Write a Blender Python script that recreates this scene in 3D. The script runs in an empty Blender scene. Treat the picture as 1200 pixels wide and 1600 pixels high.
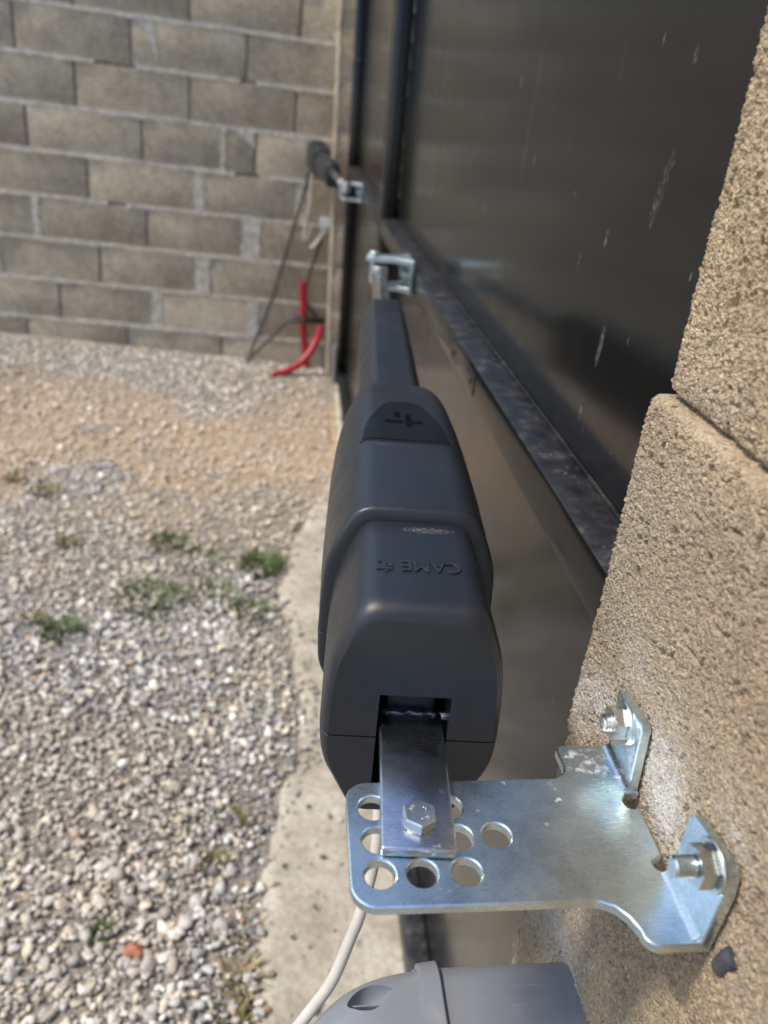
import bpy, bmesh, math, random
import numpy as np
from mathutils import Vector, Matrix, Quaternion

random.seed(7)
rng = np.random.default_rng(11)
scene = bpy.context.scene
COL = scene.collection

# ------------------------------------------------------------------ camera
cam_d = bpy.data.cameras.new("camera")
cam = bpy.data.objects.new("camera", cam_d)
COL.objects.link(cam)
right = Vector((0.99251729, -0.09097851, 0.08143855))
down = Vector((0.02888584, -0.47308824, -0.88054459))
fwd = Vector((0.11863825, 0.87630499, -0.46691433))
M = Matrix((right, -down, -fwd)).transposed()
cam.matrix_world = M.to_4x4()
cam_d.sensor_fit = 'VERTICAL'
cam_d.sensor_height = 36.0
cam_d.sensor_width = 27.0
cam_d.lens = 1204.0 / 1600.0 * 36.0
cam_d.clip_start = 0.01
cam_d.clip_end = 2000
cam_d.dof.use_dof = True
cam_d.dof.focus_distance = 0.40
cam_d.dof.aperture_fstop = 27.1 / 3.3
scene.camera = cam

# ------------------------------------------------------------------ light
SUN_EL, SUN_AZ = math.radians(58), math.radians(-95)      # azimuth from +Y towards +X
world = bpy.data.worlds.new("World")
scene.world = world
world.use_nodes = True
wn = world.node_tree
bg = wn.nodes["Background"]
sky = wn.nodes.new("ShaderNodeTexSky")
sky.sky_type = 'NISHITA'
sky.sun_disc = False
sky.sun_elevation = SUN_EL
sky.sun_rotation = SUN_AZ
sky.air_density = 1.0
sky.dust_density = 1.2
sky.ozone_density = 1.0
wn.links.new(sky.outputs[0], bg.inputs[0])
bg.inputs[1].default_value = 0.10
sun_d = bpy.data.lights.new("sun", 'SUN')
sun_d.energy = 1.5
sun_d.angle = math.radians(10)
sun_d.color = (1.0, 0.90, 0.76)
sun = bpy.data.objects.new("sun", sun_d)
COL.objects.link(sun)
sd = Vector((math.cos(SUN_EL) * math.sin(SUN_AZ), math.cos(SUN_EL) * math.cos(SUN_AZ), math.sin(SUN_EL)))
sun.rotation_euler = (-sd).to_track_quat('-Z', 'Y').to_euler()
scene.view_settings.view_transform = 'Standard'
scene.view_settings.look = 'None'
scene.view_settings.exposure = 1.28
scene.view_settings.gamma = 1.0
scene.view_settings.use_curve_mapping = False
scene.cycles.use_denoising = True
scene.cycles.max_bounces = 8

# ------------------------------------------------------------------ node helpers
def new_mat(name):
    m = bpy.data.materials.new(name)
    m.use_nodes = True
    return m, m.node_tree, m.node_tree.nodes["Principled BSDF"]

def N(nt, typ, **kw):
    n = nt.nodes.new(typ)
    for k, v in kw.items():
        if k.startswith('_'):
            setattr(n, k[1:], v)
        else:
            n.inputs[k.replace('__', ' ')].default_value = v
    return n

def coords(nt, kind='Object', scale=(1, 1, 1)):
    tc = nt.nodes.new("ShaderNodeTexCoord")
    mp = nt.nodes.new("ShaderNodeMapping")
    mp.inputs['Scale'].default_value = scale
    nt.links.new(tc.outputs[kind], mp.inputs[0])
    return mp.outputs[0]

def noise(nt, vec, scale, detail=4, rough=0.55, dist=0.0):
    n = N(nt, "ShaderNodeTexNoise", Scale=scale, Detail=detail, Roughness=rough, Distortion=dist)
    nt.links.new(vec, n.inputs['Vector'])
    return n.outputs['Fac']

def voro(nt, vec, scale, out='Distance', feat='F1'):
    n = nt.nodes.new("ShaderNodeTexVoronoi")
    n.feature = feat
    n.inputs['Scale'].default_value = scale
    nt.links.new(vec, n.inputs['Vector'])
    return n.outputs[out]

def ramp(nt, fac, stops, interp='LINEAR'):
    r = nt.nodes.new("ShaderNodeValToRGB")
    r.color_ramp.interpolation = interp
    el = r.color_ramp.elements
    while len(el) < len(stops):
        el.new(0.5)
    for e, (p, c) in zip(el, stops):
        e.position = p
        if not hasattr(c, '__len__'):
            c = (c, c, c)
        e.color = (*c, 1)
    nt.links.new(fac, r.inputs[0])
    return r.outputs[0]

def mix(nt, fac, a, b, mode='MIX'):
    m = nt.nodes.new("ShaderNodeMix")
    m.data_type = 'RGBA'
    m.blend_type = mode
    for ii, v in ((0, fac), (6, a), (7, b)):
        sock = m.inputs[ii]
        if hasattr(v, 'is_linked') or hasattr(v, 'links'):
            nt.links.new(v, sock)
        elif hasattr(v, '__len__'):
            sock.default_value = (*v, 1)
        elif ii == 0:
            sock.default_value = v
        else:
            sock.default_value = (v, v, v, 1)
    return m.outputs[2]

def math_n(nt, op, a, b=None, clamp=False):
    m = nt.nodes.new("ShaderNodeMath")
    m.operation = op
    m.use_clamp = clamp
    for i, v in enumerate((a, b)):
        if v is None:
            continue
        if hasattr(v, 'links'):
            nt.links.new(v, m.inputs[i])
        else:
            m.inputs[i].default_value = v
    return m.outputs[0]

def bump(nt, bsdf, h, strength, dist, prev=None):
    b = nt.nodes.new("ShaderNodeBump")
    b.inputs['Strength'].default_value = strength
    b.inputs['Distance'].default_value = dist
    nt.links.new(h, b.inputs['Height'])
    if prev is not None:
        nt.links.new(prev, b.inputs['Normal'])
    if bsdf is not None:
        nt.links.new(b.outputs[0], bsdf.inputs['Normal'])
    return b.outputs[0]

L = lambda nt, a, b: nt.links.new(a, b)

# ------------------------------------------------------------------ materials
def mat_plain(name, col, rough=0.5, metal=0.0, var=0.15, nscale=40, bscale=None, bstr=0.1, bdist=0.0005, spec=None):
    m, nt, b = new_mat(name)
    v = coords(nt)
    f = noise(nt, v, nscale, 5)
    lo = tuple(c * (1 - var) for c in col)
    hi = tuple(min(1, c * (1 + var)) for c in col)
    L(nt, ramp(nt, f, [(0.3, lo), (0.7, hi)]), b.inputs['Base Color'])
    b.inputs['Metallic'].default_value = metal
    L(nt, ramp(nt, noise(nt, v, nscale * 2.3, 4), [(0.3, rough * 0.85), (0.7, min(1, rough * 1.15))]), b.inputs['Roughness'])
    if spec is not None:
        b.inputs['Specular IOR Level'].default_value = spec
    if bscale:
        bump(nt, b, noise(nt, v, bscale, 3), bstr, bdist)
    return m

def mat_plastic(name, col, rough, spec=0.5):
    m, nt, b = new_mat(name)
    b.inputs['Specular IOR Level'].default_value = spec
    v = coords(nt)
    big = noise(nt, v, 9, 5, 0.6)
    c = ramp(nt, big, [(0.3, tuple(x * 0.9 for x in col)), (0.7, tuple(x * 1.1 for x in col))])
    # dust specks
    sp = ramp(nt, voro(nt, v, 160), [(0.03, 1.0), (0.06, 0.0)])
    spm = math_n(nt, 'MULTIPLY', sp, ramp(nt, noise(nt, v, 25, 2), [(0.56, 0.0), (0.64, 0.55)]))
    c = mix(nt, spm, c, (0.22, 0.22, 0.21))
    # fine scuffs
    v2 = coords(nt, 'Object', (60, 900, 300))
    sc = ramp(nt, noise(nt, v2, 1.0, 3, 0.7), [(0.70, 0.0), (0.8, 0.35)])
    scm = math_n(nt, 'MULTIPLY', sc, ramp(nt, noise(nt, v, 22, 2), [(0.55, 0.0), (0.68, 1.0)]))
    c = mix(nt, scm, c, (0.16, 0.17, 0.18))
    sx = nt.nodes.new("ShaderNodeSeparateXYZ"); L(nt, v, sx.inputs[0])
    wsc = noise(nt, coords(nt, 'Object', (420, 1400, 1)), 1.0, 4, 0.75)
    for (u0, v0, ru, rv, am) in ((0.006, 0.0755, 0.016, 0.0042, .5), (-0.016, 0.1800, 0.009, 0.0020, .22)):
        q = math_n(nt, 'ADD', math_n(nt, 'POWER', math_n(nt, 'ABSOLUTE', math_n(nt, 'DIVIDE', math_n(nt, 'SUBTRACT', sx.outputs[0], u0), ru)), 2.0),
                   math_n(nt, 'POWER', math_n(nt, 'ABSOLUTE', math_n(nt, 'DIVIDE', math_n(nt, 'SUBTRACT', sx.outputs[1], v0), rv)), 2.0))
        mk = math_n(nt, 'MULTIPLY', ramp(nt, q, [(0.2, am), (1.0, 0.0)]), ramp(nt, wsc, [(0.5, 0.0), (0.62, 1.0)]))
        c = mix(nt, mk, c, (0.45, 0.45, 0.45))
    L(nt, c, b.inputs['Base Color'])
    L(nt, ramp(nt, noise(nt, v, 30, 5), [(0.3, rough - 0.07), (0.7, rough + 0.10)]), b.inputs['Roughness'])
    b1 = bump(nt, None, noise(nt, v, 1500, 3), 0.30, 0.0003)
    bump(nt, b, noise(nt, v, 14, 2), 0.05, 0.004, b1)
    return m

M_PLASTIC = mat_plastic("dark_plastic", (0.0135, 0.0165, 0.0215), 0.37, 0.6)
M_CAP = mat_plastic("black_cap_plastic", (0.007, 0.0075, 0.009), 0.42, 0.16)
M_LETTER = mat_plastic("letter_plastic", (0.020, 0.024, 0.030), 0.38)
M_EMBLEM = mat_plain("emblem_black", (0.002, 0.002, 0.002), 0.7, spec=0.08)
M_BLACK = mat_plain("black_rubber", (0.012, 0.012, 0.013), 0.5)
M_CABLE_DARK = mat_plain("dark_cable", (0.07, 0.065, 0.06), 0.6)
M_CABLE_WHITE = mat_plain("pale_cable", (0.52, 0.49, 0.43), 0.45)
M_RED = mat_plain("red_plastic", (0.40, 0.012, 0.028), 0.38, var=0.2)
M_SCREW = mat_plain("steel_screw", (0.45, 0.45, 0.44), 0.35, 1.0)

def mat_zinc(name, col, rough, blotch=1.0):
    m, nt, b = new_mat(name)
    v = coords(nt)
    n1 = noise(nt, v, 28, 6, 0.65)
    n2 = noise(nt, v, 900, 3, 0.7)
    n3 = noise(nt, coords(nt, 'Object', (420, 1500, 900)), 1.0, 4, 0.7)
    c = ramp(nt, n1, [(0.28, tuple(x * 0.72 for x in col)), (0.5, col), (0.72, tuple(min(1, x * 1.2) for x in col))])
    c = mix(nt, 0.30 * blotch, c, ramp(nt, n2, [(0.3, 0.55), (0.7, 1.0)]), 'MULTIPLY')
    fl = ramp(nt, n3, [(0.60, 0.0), (0.72, 0.55)])
    c = mix(nt, fl, c, (0.85, 0.90, 0.93))
    mp2 = nt.nodes.new("ShaderNodeMapping"); mp2.inputs['Rotation'].default_value = (0, 0, 0.7); mp2.inputs['Scale'].default_value = (190, 1700, 600)
    L(nt, v, mp2.inputs[0])
    n4 = noise(nt, mp2.outputs[0], 1.0, 4, 0.7)
    c = mix(nt, 0.45 * blotch, c, ramp(nt, n4, [(0.34, 0.60), (0.5, 0.95), (0.66, 1.18)]), 'MULTIPLY')
    # chalky white residue spots
    wsp = math_n(nt, 'MULTIPLY', ramp(nt, noise(nt, v, 210, 3), [(0.66, 0.0), (0.70, 0.8)]), ramp(nt, noise(nt, v, 24, 2), [(0.55, 0.0), (0.68, 1.0)]))
    c = mix(nt, wsp, c, (0.8, 0.8, 0.78))
    sx = nt.nodes.new("ShaderNodeSeparateXYZ"); L(nt, v, sx.inputs[0])
    for (x0, y0, rx, ry) in ((-.019, .042, .013, .011), (-.010, .030, .007, .010), (-.026, .046, .008, .005)):
        q = math_n(nt, 'ADD', math_n(nt, 'POWER', math_n(nt, 'ABSOLUTE', math_n(nt, 'DIVIDE', math_n(nt, 'SUBTRACT', sx.outputs[0], x0), rx)), 2.0),
                   math_n(nt, 'POWER', math_n(nt, 'ABSOLUTE', math_n(nt, 'DIVIDE', math_n(nt, 'SUBTRACT', sx.outputs[1], y0), ry)), 2.0))
        mk = math_n(nt, 'MULTIPLY', ramp(nt, q, [(0.3, 1.0), (1.0, 0.0)]), ramp(nt, noise(nt, v, 170, 4, 0.65), [(0.50, 0.0), (0.62, 0.6)]))
        wsp = math_n(nt, 'MAXIMUM', wsp, mk)
        c = mix(nt, mk, c, (0.8, 0.78, 0.74))
    L(nt, c, b.inputs['Base Color'])
    b.inputs['Metallic'].default_value = 1.0
    L(nt, math_n(nt, 'SUBTRACT', 1.0, math_n(nt, 'MULTIPLY', wsp, 0.8)), b.inputs['Metallic'])
    r = ramp(nt, n1, [(0.3, rough * 0.75), (0.7, rough * 1.3)])
    r2 = mix(nt, 0.5, r, ramp(nt, n4, [(0.3, rough * 1.7), (0.7, rough * 0.6)]))
    L(nt, r2, b.inputs['Roughness'])
    b1 = bump(nt, None, n2, 0.12, 0.0003)
    bump(nt, b, noise(nt, v, 120, 3), 0.1, 0.0006, b1)
    return m

M_ZINC = mat_zinc("zinc_plate", (0.72, 0.84, 0.89), 0.27)
M_ZINC_BAR = mat_zinc("zinc_bar", (0.56, 0.62, 0.70), 0.22, 1.7)
M_ZINC_BOLT = mat_zinc("zinc_bolt", (0.66, 0.70, 0.68), 0.28, 0.5)
M_ZINC_DULL = mat_zinc("zinc_dull", (0.46, 0.54, 0.56), 0.48)
M_ROD = mat_plain("rod_steel", (0.62, 0.58, 0.52), 0.25, 1.0)

def mat_gate():
    m, nt, b = new_mat("gate_paint")
    v = coords(nt)
    n1 = noise(nt, v, 3.0, 5)
    c = ramp(nt, n1, [(0.3, (0.0085, 0.0083, 0.0078)), (0.7, (0.015, 0.0145, 0.0135))])
    vs = coords(nt, 'Object', (95, 95, 3.2))          # vertical scratches and runs
    s = noise(nt, vs, 1.0, 4, 0.6)
    st = ramp(nt, s, [(0.72, 0.0), (0.80, 0.07)])
    c = mix(nt, st, c, (0.30, 0.28, 0.25))
    vp = coords(nt, 'Object', (60, 60, 17))           # short cement splashes
    sp = math_n(nt, 'MULTIPLY', ramp(nt, voro(nt, vp, 1.0), [(0.045, 0.45), (0.075, 0.0)]),
                ramp(nt, noise(nt, v, 16, 2), [(0.50, 0.0), (0.62, 1.0)]))
    c = mix(nt, sp, c, (0.36, 0.33, 0.27))
    vq = coords(nt, 'Object', (21, 21, 8))
    bl = math_n(nt, 'MULTIPLY', ramp(nt, voro(nt, vq, 1.0), [(0.04, 0.5), (0.08, 0.0)]),
                ramp(nt, noise(nt, coords(nt, 'Object', (1, 380, 120)), 1.0, 3), [(0.46, 0.0), (0.58, 1.0)]))
    c = mix(nt, bl, c, (0.30, 0.27, 0.22))
    # individual scuffs: a long pale run, a patch of fine scratches, a cement splash
    sx = nt.nodes.new("ShaderNodeSeparateXYZ"); L(nt, v, sx.inputs[0])
    def spot(y0, z0, ry, rz, slope, tex, amount):
        dz = math_n(nt, 'SUBTRACT', sx.outputs[2], z0)
        dy = math_n(nt, 'SUBTRACT', math_n(nt, 'SUBTRACT', sx.outputs[1], y0), math_n(nt, 'MULTIPLY', dz, slope))
        q = math_n(nt, 'ADD', math_n(nt, 'POWER', math_n(nt, 'ABSOLUTE', math_n(nt, 'DIVIDE', dy, ry)), 2.0), math_n(nt, 'POWER', math_n(nt, 'ABSOLUTE', math_n(nt, 'DIVIDE', dz, rz)), 2.0))
        q = math_n(nt, 'ADD', q, math_n(nt, 'MULTIPLY', math_n(nt, 'SUBTRACT', noise(nt, coords(nt, 'Object', (1, 260, 90)), 1.0, 3, 0.6), 0.5), 3.0))
        mk = ramp(nt, q, [(0.1, amount), (1.0, 0.0)])
        return math_n(nt, 'MULTIPLY', mk, tex)
    fine_s = ramp(nt, noise(nt, coords(nt, 'Object', (1, 700, 130)), 1.0, 3, 0.7), [(0.52, 0.0), (0.60, 1.0)])
    blot = ramp(nt, noise(nt, coords(nt, 'Object', (1, 420, 160)), 1.0, 4, 0.7), [(0.42, 0.15), (0.55, 1.0)])
    soft = ramp(nt, noise(nt, coords(nt, 'Object', (1, 60, 9)), 1.0, 3, 0.6), [(0.35, 0.2), (0.6, 1.0)])
    for args in ((-.336, 1.335, .0028, .13, -.13, soft, .34), (-.7325, 1.314, .0085, .034, -.25, fine_s, .8), (-.6825, 1.184, .0050, .021, -.08, blot, .85),
                 (-.5885, 1.240, .0022, .012, 0, blot, .6), (-.29, 1.47, .004, .03, 0, soft, .25), (-.60, 1.40, .0035, .02, 0, fine_s, .4), (-.50, 1.33, .003, .016, 0, fine_s, .5), (-.44, 1.12, .003, .012, 0, blot, .5)):
        c = mix(nt, math_n(nt, 'MULTIPLY', spot(*args), 0.55), c, (0.30, 0.28, 0.24))
    L(nt, c, b.inputs['Base Color'])
    r = ramp(nt, noise(nt, coords(nt, 'Object', (1, 22, 3)), 1.0, 5), [(0.25, 0.12), (0.75, 0.20)])
    L(nt, mix(nt, bl, r, 0.7), b.inputs['Roughness'])
    b.inputs['Specular IOR Level'].default_value = 0.5
    bump(nt, b, noise(nt, coords(nt, 'Object', (1, 5, 2)), 1.0, 2), 0.12, 0.004)
    return m
M_GATE = mat_gate()

def mat_ledge():
    m, nt, b = new_mat("dusty_gate_paint")
    v = coords(nt)
    n1 = noise(nt, v, 42, 8, 0.7)
    c = ramp(nt, n1, [(0.38, (0.010, 0.011, 0.012)), (0.55, (0.026, 0.026, 0.027)), (0.75, (0.095, 0.092, 0.088))])
    sp = math_n(nt, 'MULTIPLY', ramp(nt, voro(nt, v, 130), [(0.08, 1.0), (0.14, 0.0)]), ramp(nt, noise(nt, v, 14, 2), [(0.55, 0), (0.65, 0.8)]))
    c = mix(nt, sp, c, (0.45, 0.42, 0.37))
    L(nt, c, b.inputs['Base Color'])
    L(nt, ramp(nt, n1, [(0.35, 0.28), (0.7, 0.6)]), b.inputs['Roughness'])
    bump(nt, b, n1, 0.15, 0.001)
    return m
M_LEDGE = mat_ledge()

def mat_near_block():
    m, nt, b = new_mat("rough_block_near")
    v = coords(nt)
    oi = nt.nodes.new("ShaderNodeObjectInfo")
    big = noise(nt, v, 9, 5, 0.6)
    c = ramp(nt, big, [(0.3, (0.385, 0.285, 0.175)), (0.5, (0.46, 0.355, 0.23)), (0.7, (0.53, 0.425, 0.295))])
    grain = nt.nodes.new("ShaderNodeTexVoronoi")
    grain.inputs['Scale'].default_value = 560
    L(nt, v, grain.inputs['Vector'])
    g = N(nt, "ShaderNodeSeparateColor")
    L(nt, grain.outputs['Color'], g.inputs[0])
    c = mix(nt, 0.65, c, ramp(nt, g.outputs[0], [(0.0, (0.30, 0.28, 0.26)), (0.15, (0.66, 0.63, 0.60)), (0.4, (0.92, 0.91, 0.89)), (0.8, (1.05, 1.03, 1.0)), (1.0, (1.6, 1.55, 1.45))]), 'MULTIPLY')
    fine = noise(nt, v, 900, 3, 0.7)
    c = mix(nt, 0.5, c, ramp(nt, fine, [(0.3, 0.62), (0.7, 1.2)]), 'MULTIPLY')
    # pits stay dirty-dark, attribute written with the relief
    at = nt.nodes.new("ShaderNodeAttribute")
    at.attribute_name = "tone"
    sp = N(nt, "ShaderNodeSeparateColor")
    L(nt, at.outputs['Color'], sp.inputs[0])
    c = mix(nt, sp.outputs[0], c, mix(nt, 0.55, (0.30, 0.265, 0.22), c))       # greyer lower course
    c = mix(nt, sp.outputs[1], c, (0.60, 0.57, 0.53))                          # mortar dust
    L(nt, c, b.inputs['Base Color'])
    b.inputs['Roughness'].default_value = 0.92
    b.inputs['Specular IOR Level'].default_value = 0.2
    vg = voro(nt, v, 880)
    b1 = bump(nt, None, math_n(nt, 'SUBTRACT', 1.0, vg), 0.9, 0.0011)
    bump(nt, b, fine, 0.6, 0.0009, b1)
    return m
M_NBLOCK = mat_near_block()

def mat_wall_block(name, c0, c1, c2):
    m, nt, b = new_mat(name)
    v = coords(nt, 'Object')
    oi = nt.nodes.new("ShaderNodeObjectInfo")
    off = nt.nodes.new("ShaderNodeVectorMath"); off.operation = 'ADD'
    sc = nt.nodes.new("ShaderNodeVectorMath"); sc.operation = 'SCALE'
    cmb = nt.nodes.new("ShaderNodeCombineXYZ")
    L(nt, oi.outputs['Random'], cmb.inputs[0]); L(nt, oi.outputs['Random'], cmb.inputs[2])
    L(nt, cmb.outputs[0], sc.inputs[0]); sc.inputs['Scale'].default_value = 37.0
    L(nt, v, off.inputs[0]); L(nt, sc.outputs[0], off.inputs[1])
    v = off.outputs[0]
    big = noise(nt, v, 7, 6, 0.62)
    c = ramp(nt, big, [(0.3, c0), (0.5, c1), (0.72, c2)])
    c = mix(nt, 0.45, c, ramp(nt, oi.outputs['Random'], [(0, 0.80), (0.5, 1.0), (1, 1.15)]), 'MULTIPLY')
    gr = noise(nt, v, 70, 5, 0.8)
    c = mix(nt, 0.55, c, ramp(nt, noise(nt, v, 26, 5, 0.8), [(0.32, 0.6), (0.5, 1.0), (0.68, 1.35)]), 'MULTIPLY')
    c = mix(nt, 0.75, c, ramp(nt, gr, [(0.3, 0.55), (0.5, 0.95), (0.7, 1.35)]), 'MULTIPLY')
    wh = math_n(nt, 'MULTIPLY', ramp(nt, noise(nt, v, 11, 6, 0.7), [(0.58, 0.0), (0.72, 0.5)]), ramp(nt, gr, [(0.4, 0.2), (0.6, 1.0)]))
    c = mix(nt, wh, c, (0.52, 0.49, 0.43))
    L(nt, c, b.inputs['Base Color'])
    b.inputs['Roughness'].default_value = 0.95
    b.inputs['Specular IOR Level'].default_value = 0.15
    b1 = bump(nt, None, gr, 0.6, 0.006)
    bump(nt, b, voro(nt, v, 160), 0.4, 0.004, b1)
    return m
M_WBLOCK = mat_wall_block("wall_block", (0.36, 0.298, 0.215), (0.455, 0.388, 0.288), (0.54, 0.475, 0.365))
M_PBLOCK = mat_wall_block("pillar_block", (0.36, 0.28, 0.19), (0.46, 0.37, 0.26), (0.55, 0.46, 0.34))
M_MORTAR = mat_plain("pale_mortar", (0.60, 0.55, 0.455), 0.95, var=0.28, nscale=30, bscale=140, bstr=0.6, bdist=0.004)
M_PMORTAR = mat_plain("tan_mortar", (0.50, 0.43, 0.33), 0.95, var=0.2, nscale=30, bscale=140, bstr=0.6, bdist=0.004)
M_MORTAR_DARK = mat_plain("grey_mortar", (0.26, 0.24, 0.21), 0.95, var=0.3, nscale=14, bscale=140, bstr=0.6, bdist=0.004)

def mat_pvc():
    m, nt, b = new_mat("grey_pvc")
    v = coords(nt)
    c = ramp(nt, noise(nt, v, 12, 4), [(0.3, (0.185, 0.20, 0.226)), (0.7, (0.222, 0.24, 0.268))])
    s = noise(nt, coords(nt, 'Object', (22, 300, 300)), 1.0, 5, 0.75)
    c = mix(nt, ramp(nt, s, [(0.62, 0.0), (0.76, 0.5)]), c, (0.5, 0.52, 0.54))
    d = ramp(nt, noise(nt, v, 60, 4), [(0.6, 0.0), (0.8, 0.25)])
    c = mix(nt, d, c, (0.40, 0.38, 0.35))
    L(nt, c, b.inputs['Base Color'])
    L(nt, ramp(nt, noise(nt, v, 40, 5), [(0.3, 0.32), (0.7, 0.46)]), b.inputs['Roughness'])
    return m
M_PVC = mat_pvc()

def mat_gravel_stone():
    m, nt, b = new_mat("gravel_stone")
    at = nt.nodes.new("ShaderNodeAttribute"); at.attribute_name = "col"
    v = coords(nt)
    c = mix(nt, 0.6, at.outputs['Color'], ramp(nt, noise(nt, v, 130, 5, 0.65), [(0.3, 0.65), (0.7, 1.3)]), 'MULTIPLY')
    L(nt, c, b.inputs['Base Color'])
    b.inputs['Roughness'].default_value = 0.85
    b.inputs['Specular IOR Level'].default_value = 0.25
    bump(nt, b, noise(nt, v, 350, 3), 0.4, 0.001)
    return m
M_STONE = mat_gravel_stone()

def mat_ground():
    m, nt, b = new_mat("dirt_ground")
    v = coords(nt)
    c = ramp(nt, noise(nt, v, 60, 6, 0.7), [(0.25, (0.15, 0.135, 0.115)), (0.5, (0.30, 0.27, 0.23)), (0.75, (0.48, 0.44, 0.38))])
    # ochre earth that has been driven bare across the middle of the yard
    sx = nt.nodes.new("ShaderNodeSeparateXYZ"); L(nt, v, sx.inputs[0])
    wob = math_n(nt, 'MULTIPLY', math_n(nt, 'SUBTRACT', noise(nt, v, 2.6, 6, 0.65), 0.5), 1.5)
    y = math_n(nt, 'ADD', sx.outputs[1], wob)
    band = math_n(nt, 'MULTIPLY', ramp(nt, math_n(nt, 'DIVIDE', y, 6.0), [(0.40, 0.0), (0.46, 0.95), (0.57, 0.85), (0.63, 0.2)]), ramp(nt, noise(nt, v, 34, 5, 0.7), [(0.25, 0.45), (0.6, 1.0)]))
    och = ramp(nt, noise(nt, v, 16, 6, 0.65), [(0.3, (0.40, 0.26, 0.15)), (0.5, (0.56, 0.42, 0.27)), (0.72, (0.68, 0.57, 0.43))])
    c = mix(nt, band, c, och)
    L(nt, c, b.inputs['Base Color'])
    b.inputs['Roughness'].default_value = 0.95
    b.inputs['Specular IOR Level'].default_value = 0.15
    b1 = bump(nt, None, noise(nt, v, 110, 5, 0.7), 0.7, 0.012)
    bump(nt, b, noise(nt, v, 12, 4), 0.5, 0.03, b1)
    return m
M_GROUND = mat_ground()

def mat_strip():
    m, nt, b = new_mat("concrete_strip")
    v = coords(nt)
    c = ramp(nt, noise(nt, v, 8, 7, 0.65), [(0.3, (0.29, 0.25, 0.19)), (0.5, (0.44, 0.395, 0.32)), (0.7, (0.58, 0.54, 0.46))])
    st = ramp(nt, noise(nt, v, 22, 5, 0.65, 0.5), [(0.64, 0.0), (0.78, 0.6)])
    c = mix(nt, st, c, (0.48, 0.32, 0.16))
    wv = nt.nodes.new("ShaderNodeVectorMath"); wv.operation = 'ADD'
    nz = N(nt, "ShaderNodeTexNoise", Scale=45.0, Detail=3.0)
    L(nt, v, nz.inputs['Vector']); sv = nt.nodes.new("ShaderNodeVectorMath"); sv.operation = 'SCALE'; sv.inputs['Scale'].default_value = 0.035
    L(nt, nz.outputs['Color'], sv.inputs[0]); L(nt, v, wv.inputs[0]); L(nt, sv.outputs[0], wv.inputs[1])
    pit = ramp(nt, voro(nt, wv.outputs[0], 21), [(0.12, 1.0), (0.24, 0.0)])
    pit = math_n(nt, 'MULTIPLY', pit, ramp(nt, noise(nt, v, 9, 2), [(0.42, 0.0), (0.5, 0.9)]))
    c = mix(nt, pit, c, (0.085, 0.08, 0.07))
    c = mix(nt, 0.8, c, ramp(nt, noise(nt, v, 75, 6, 0.8), [(0.3, 0.6), (0.5, 1.0), (0.7, 1.35)]), 'MULTIPLY')
    L(nt, c, b.inputs['Base Color'])
    b.inputs['Roughness'].default_value = 0.92
    b1 = bump(nt, None, noise(nt, v, 90, 5, 0.7), 0.5, 0.006)
    bump(nt, b, math_n(nt, 'SUBTRACT', 1.0, pit), 0.8, 0.006, b1)
    return m
M_STRIP = mat_strip()
def mat_leaf(name, a, c_):
    m, nt, b = new_mat(name)
    v = coords(nt)
    L(nt, ramp(nt, noise(nt, v, 70, 3), [(0.35, a), (0.65, c_)]), b.inputs['Base Color'])
    b.inputs['Roughness'].default_value = 0.6
    return m
M_GRASS = mat_leaf("green_blades", (0.05, 0.10, 0.022), (0.15, 0.19, 0.05))
M_GRASS_DRY = mat_leaf("olive_blades", (0.13, 0.13, 0.035), (0.28, 0.23, 0.08))
M_STRAW = mat_leaf("straw_blades", (0.33, 0.25, 0.13), (0.50, 0.41, 0.25))
M_REDSTONE = mat_plain("red_stone", (0.40, 0.16, 0.09), 0.85, var=0.35, nscale=60, bscale=300, bstr=0.4, bdist=0.001)

# ------------------------------------------------------------------ mesh helpers
def shade(bm, ang=32):
    th = math.radians(ang)
    for f in bm.faces:
        f.smooth = True
    for e in bm.edges:
        if len(e.link_faces) == 2 and e.calc_face_angle(0.0) > th:
            e.smooth = False

def put(name, bm, mat, parent=None, ang=32, recalc=True):
    if recalc:
        bmesh.ops.recalc_face_normals(bm, faces=bm.faces)
    shade(bm, ang)
    me = bpy.data.meshes.new(name)
    bm.to_mesh(me)
    bm.free()
    return link(name, me, mat, parent)

def link(name, me, mat, parent=None):
    if mat is not None and not me.materials:
        me.materials.append(mat)
    o = bpy.data.objects.new(name, me)
    COL.objects.link(o)
    if parent is not None:
        o.parent = parent
    return o

def tag(o, label=None, cat=None, group=None, kind=None):
    if label: o['label'] = label
    if cat: o['category'] = cat
    if group: o['group'] = group
    if kind: o['kind'] = kind
    return o

def thing(name, label, cat, loc=(0, 0, 0), rot=None, group=None):
    o = bpy.data.objects.new(name, None)
    o.empty_display_size = 0.02
    COL.objects.link(o)
    o.location = loc
    if rot is not None:
        o.rotation_euler = rot
    return tag(o, label, cat, group)

def box(bm, lo, hi, bev=0.0, seg=2):
    r = bmesh.ops.create_cube(bm, size=1.0)
    vs = r['verts']
    for v in vs:
        v.co = Vector([(lo[i] + hi[i]) / 2 + v.co[i] * (hi[i] - lo[i]) for i in range(3)])
    if bev > 0:
        es = list({e for v in vs for e in v.link_edges})
        bmesh.ops.bevel(bm, geom=es, offset=bev, segments=seg, affect='EDGES', profile=0.5)

def frame_of(d):
    d = d.normalized()
    up = Vector((0, 0, 1)) if abs(d.z) < 0.9 else Vector((0, 1, 0))
    a = d.cross(up).normalized()
    return a, d.cross(a).normalized()

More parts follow.
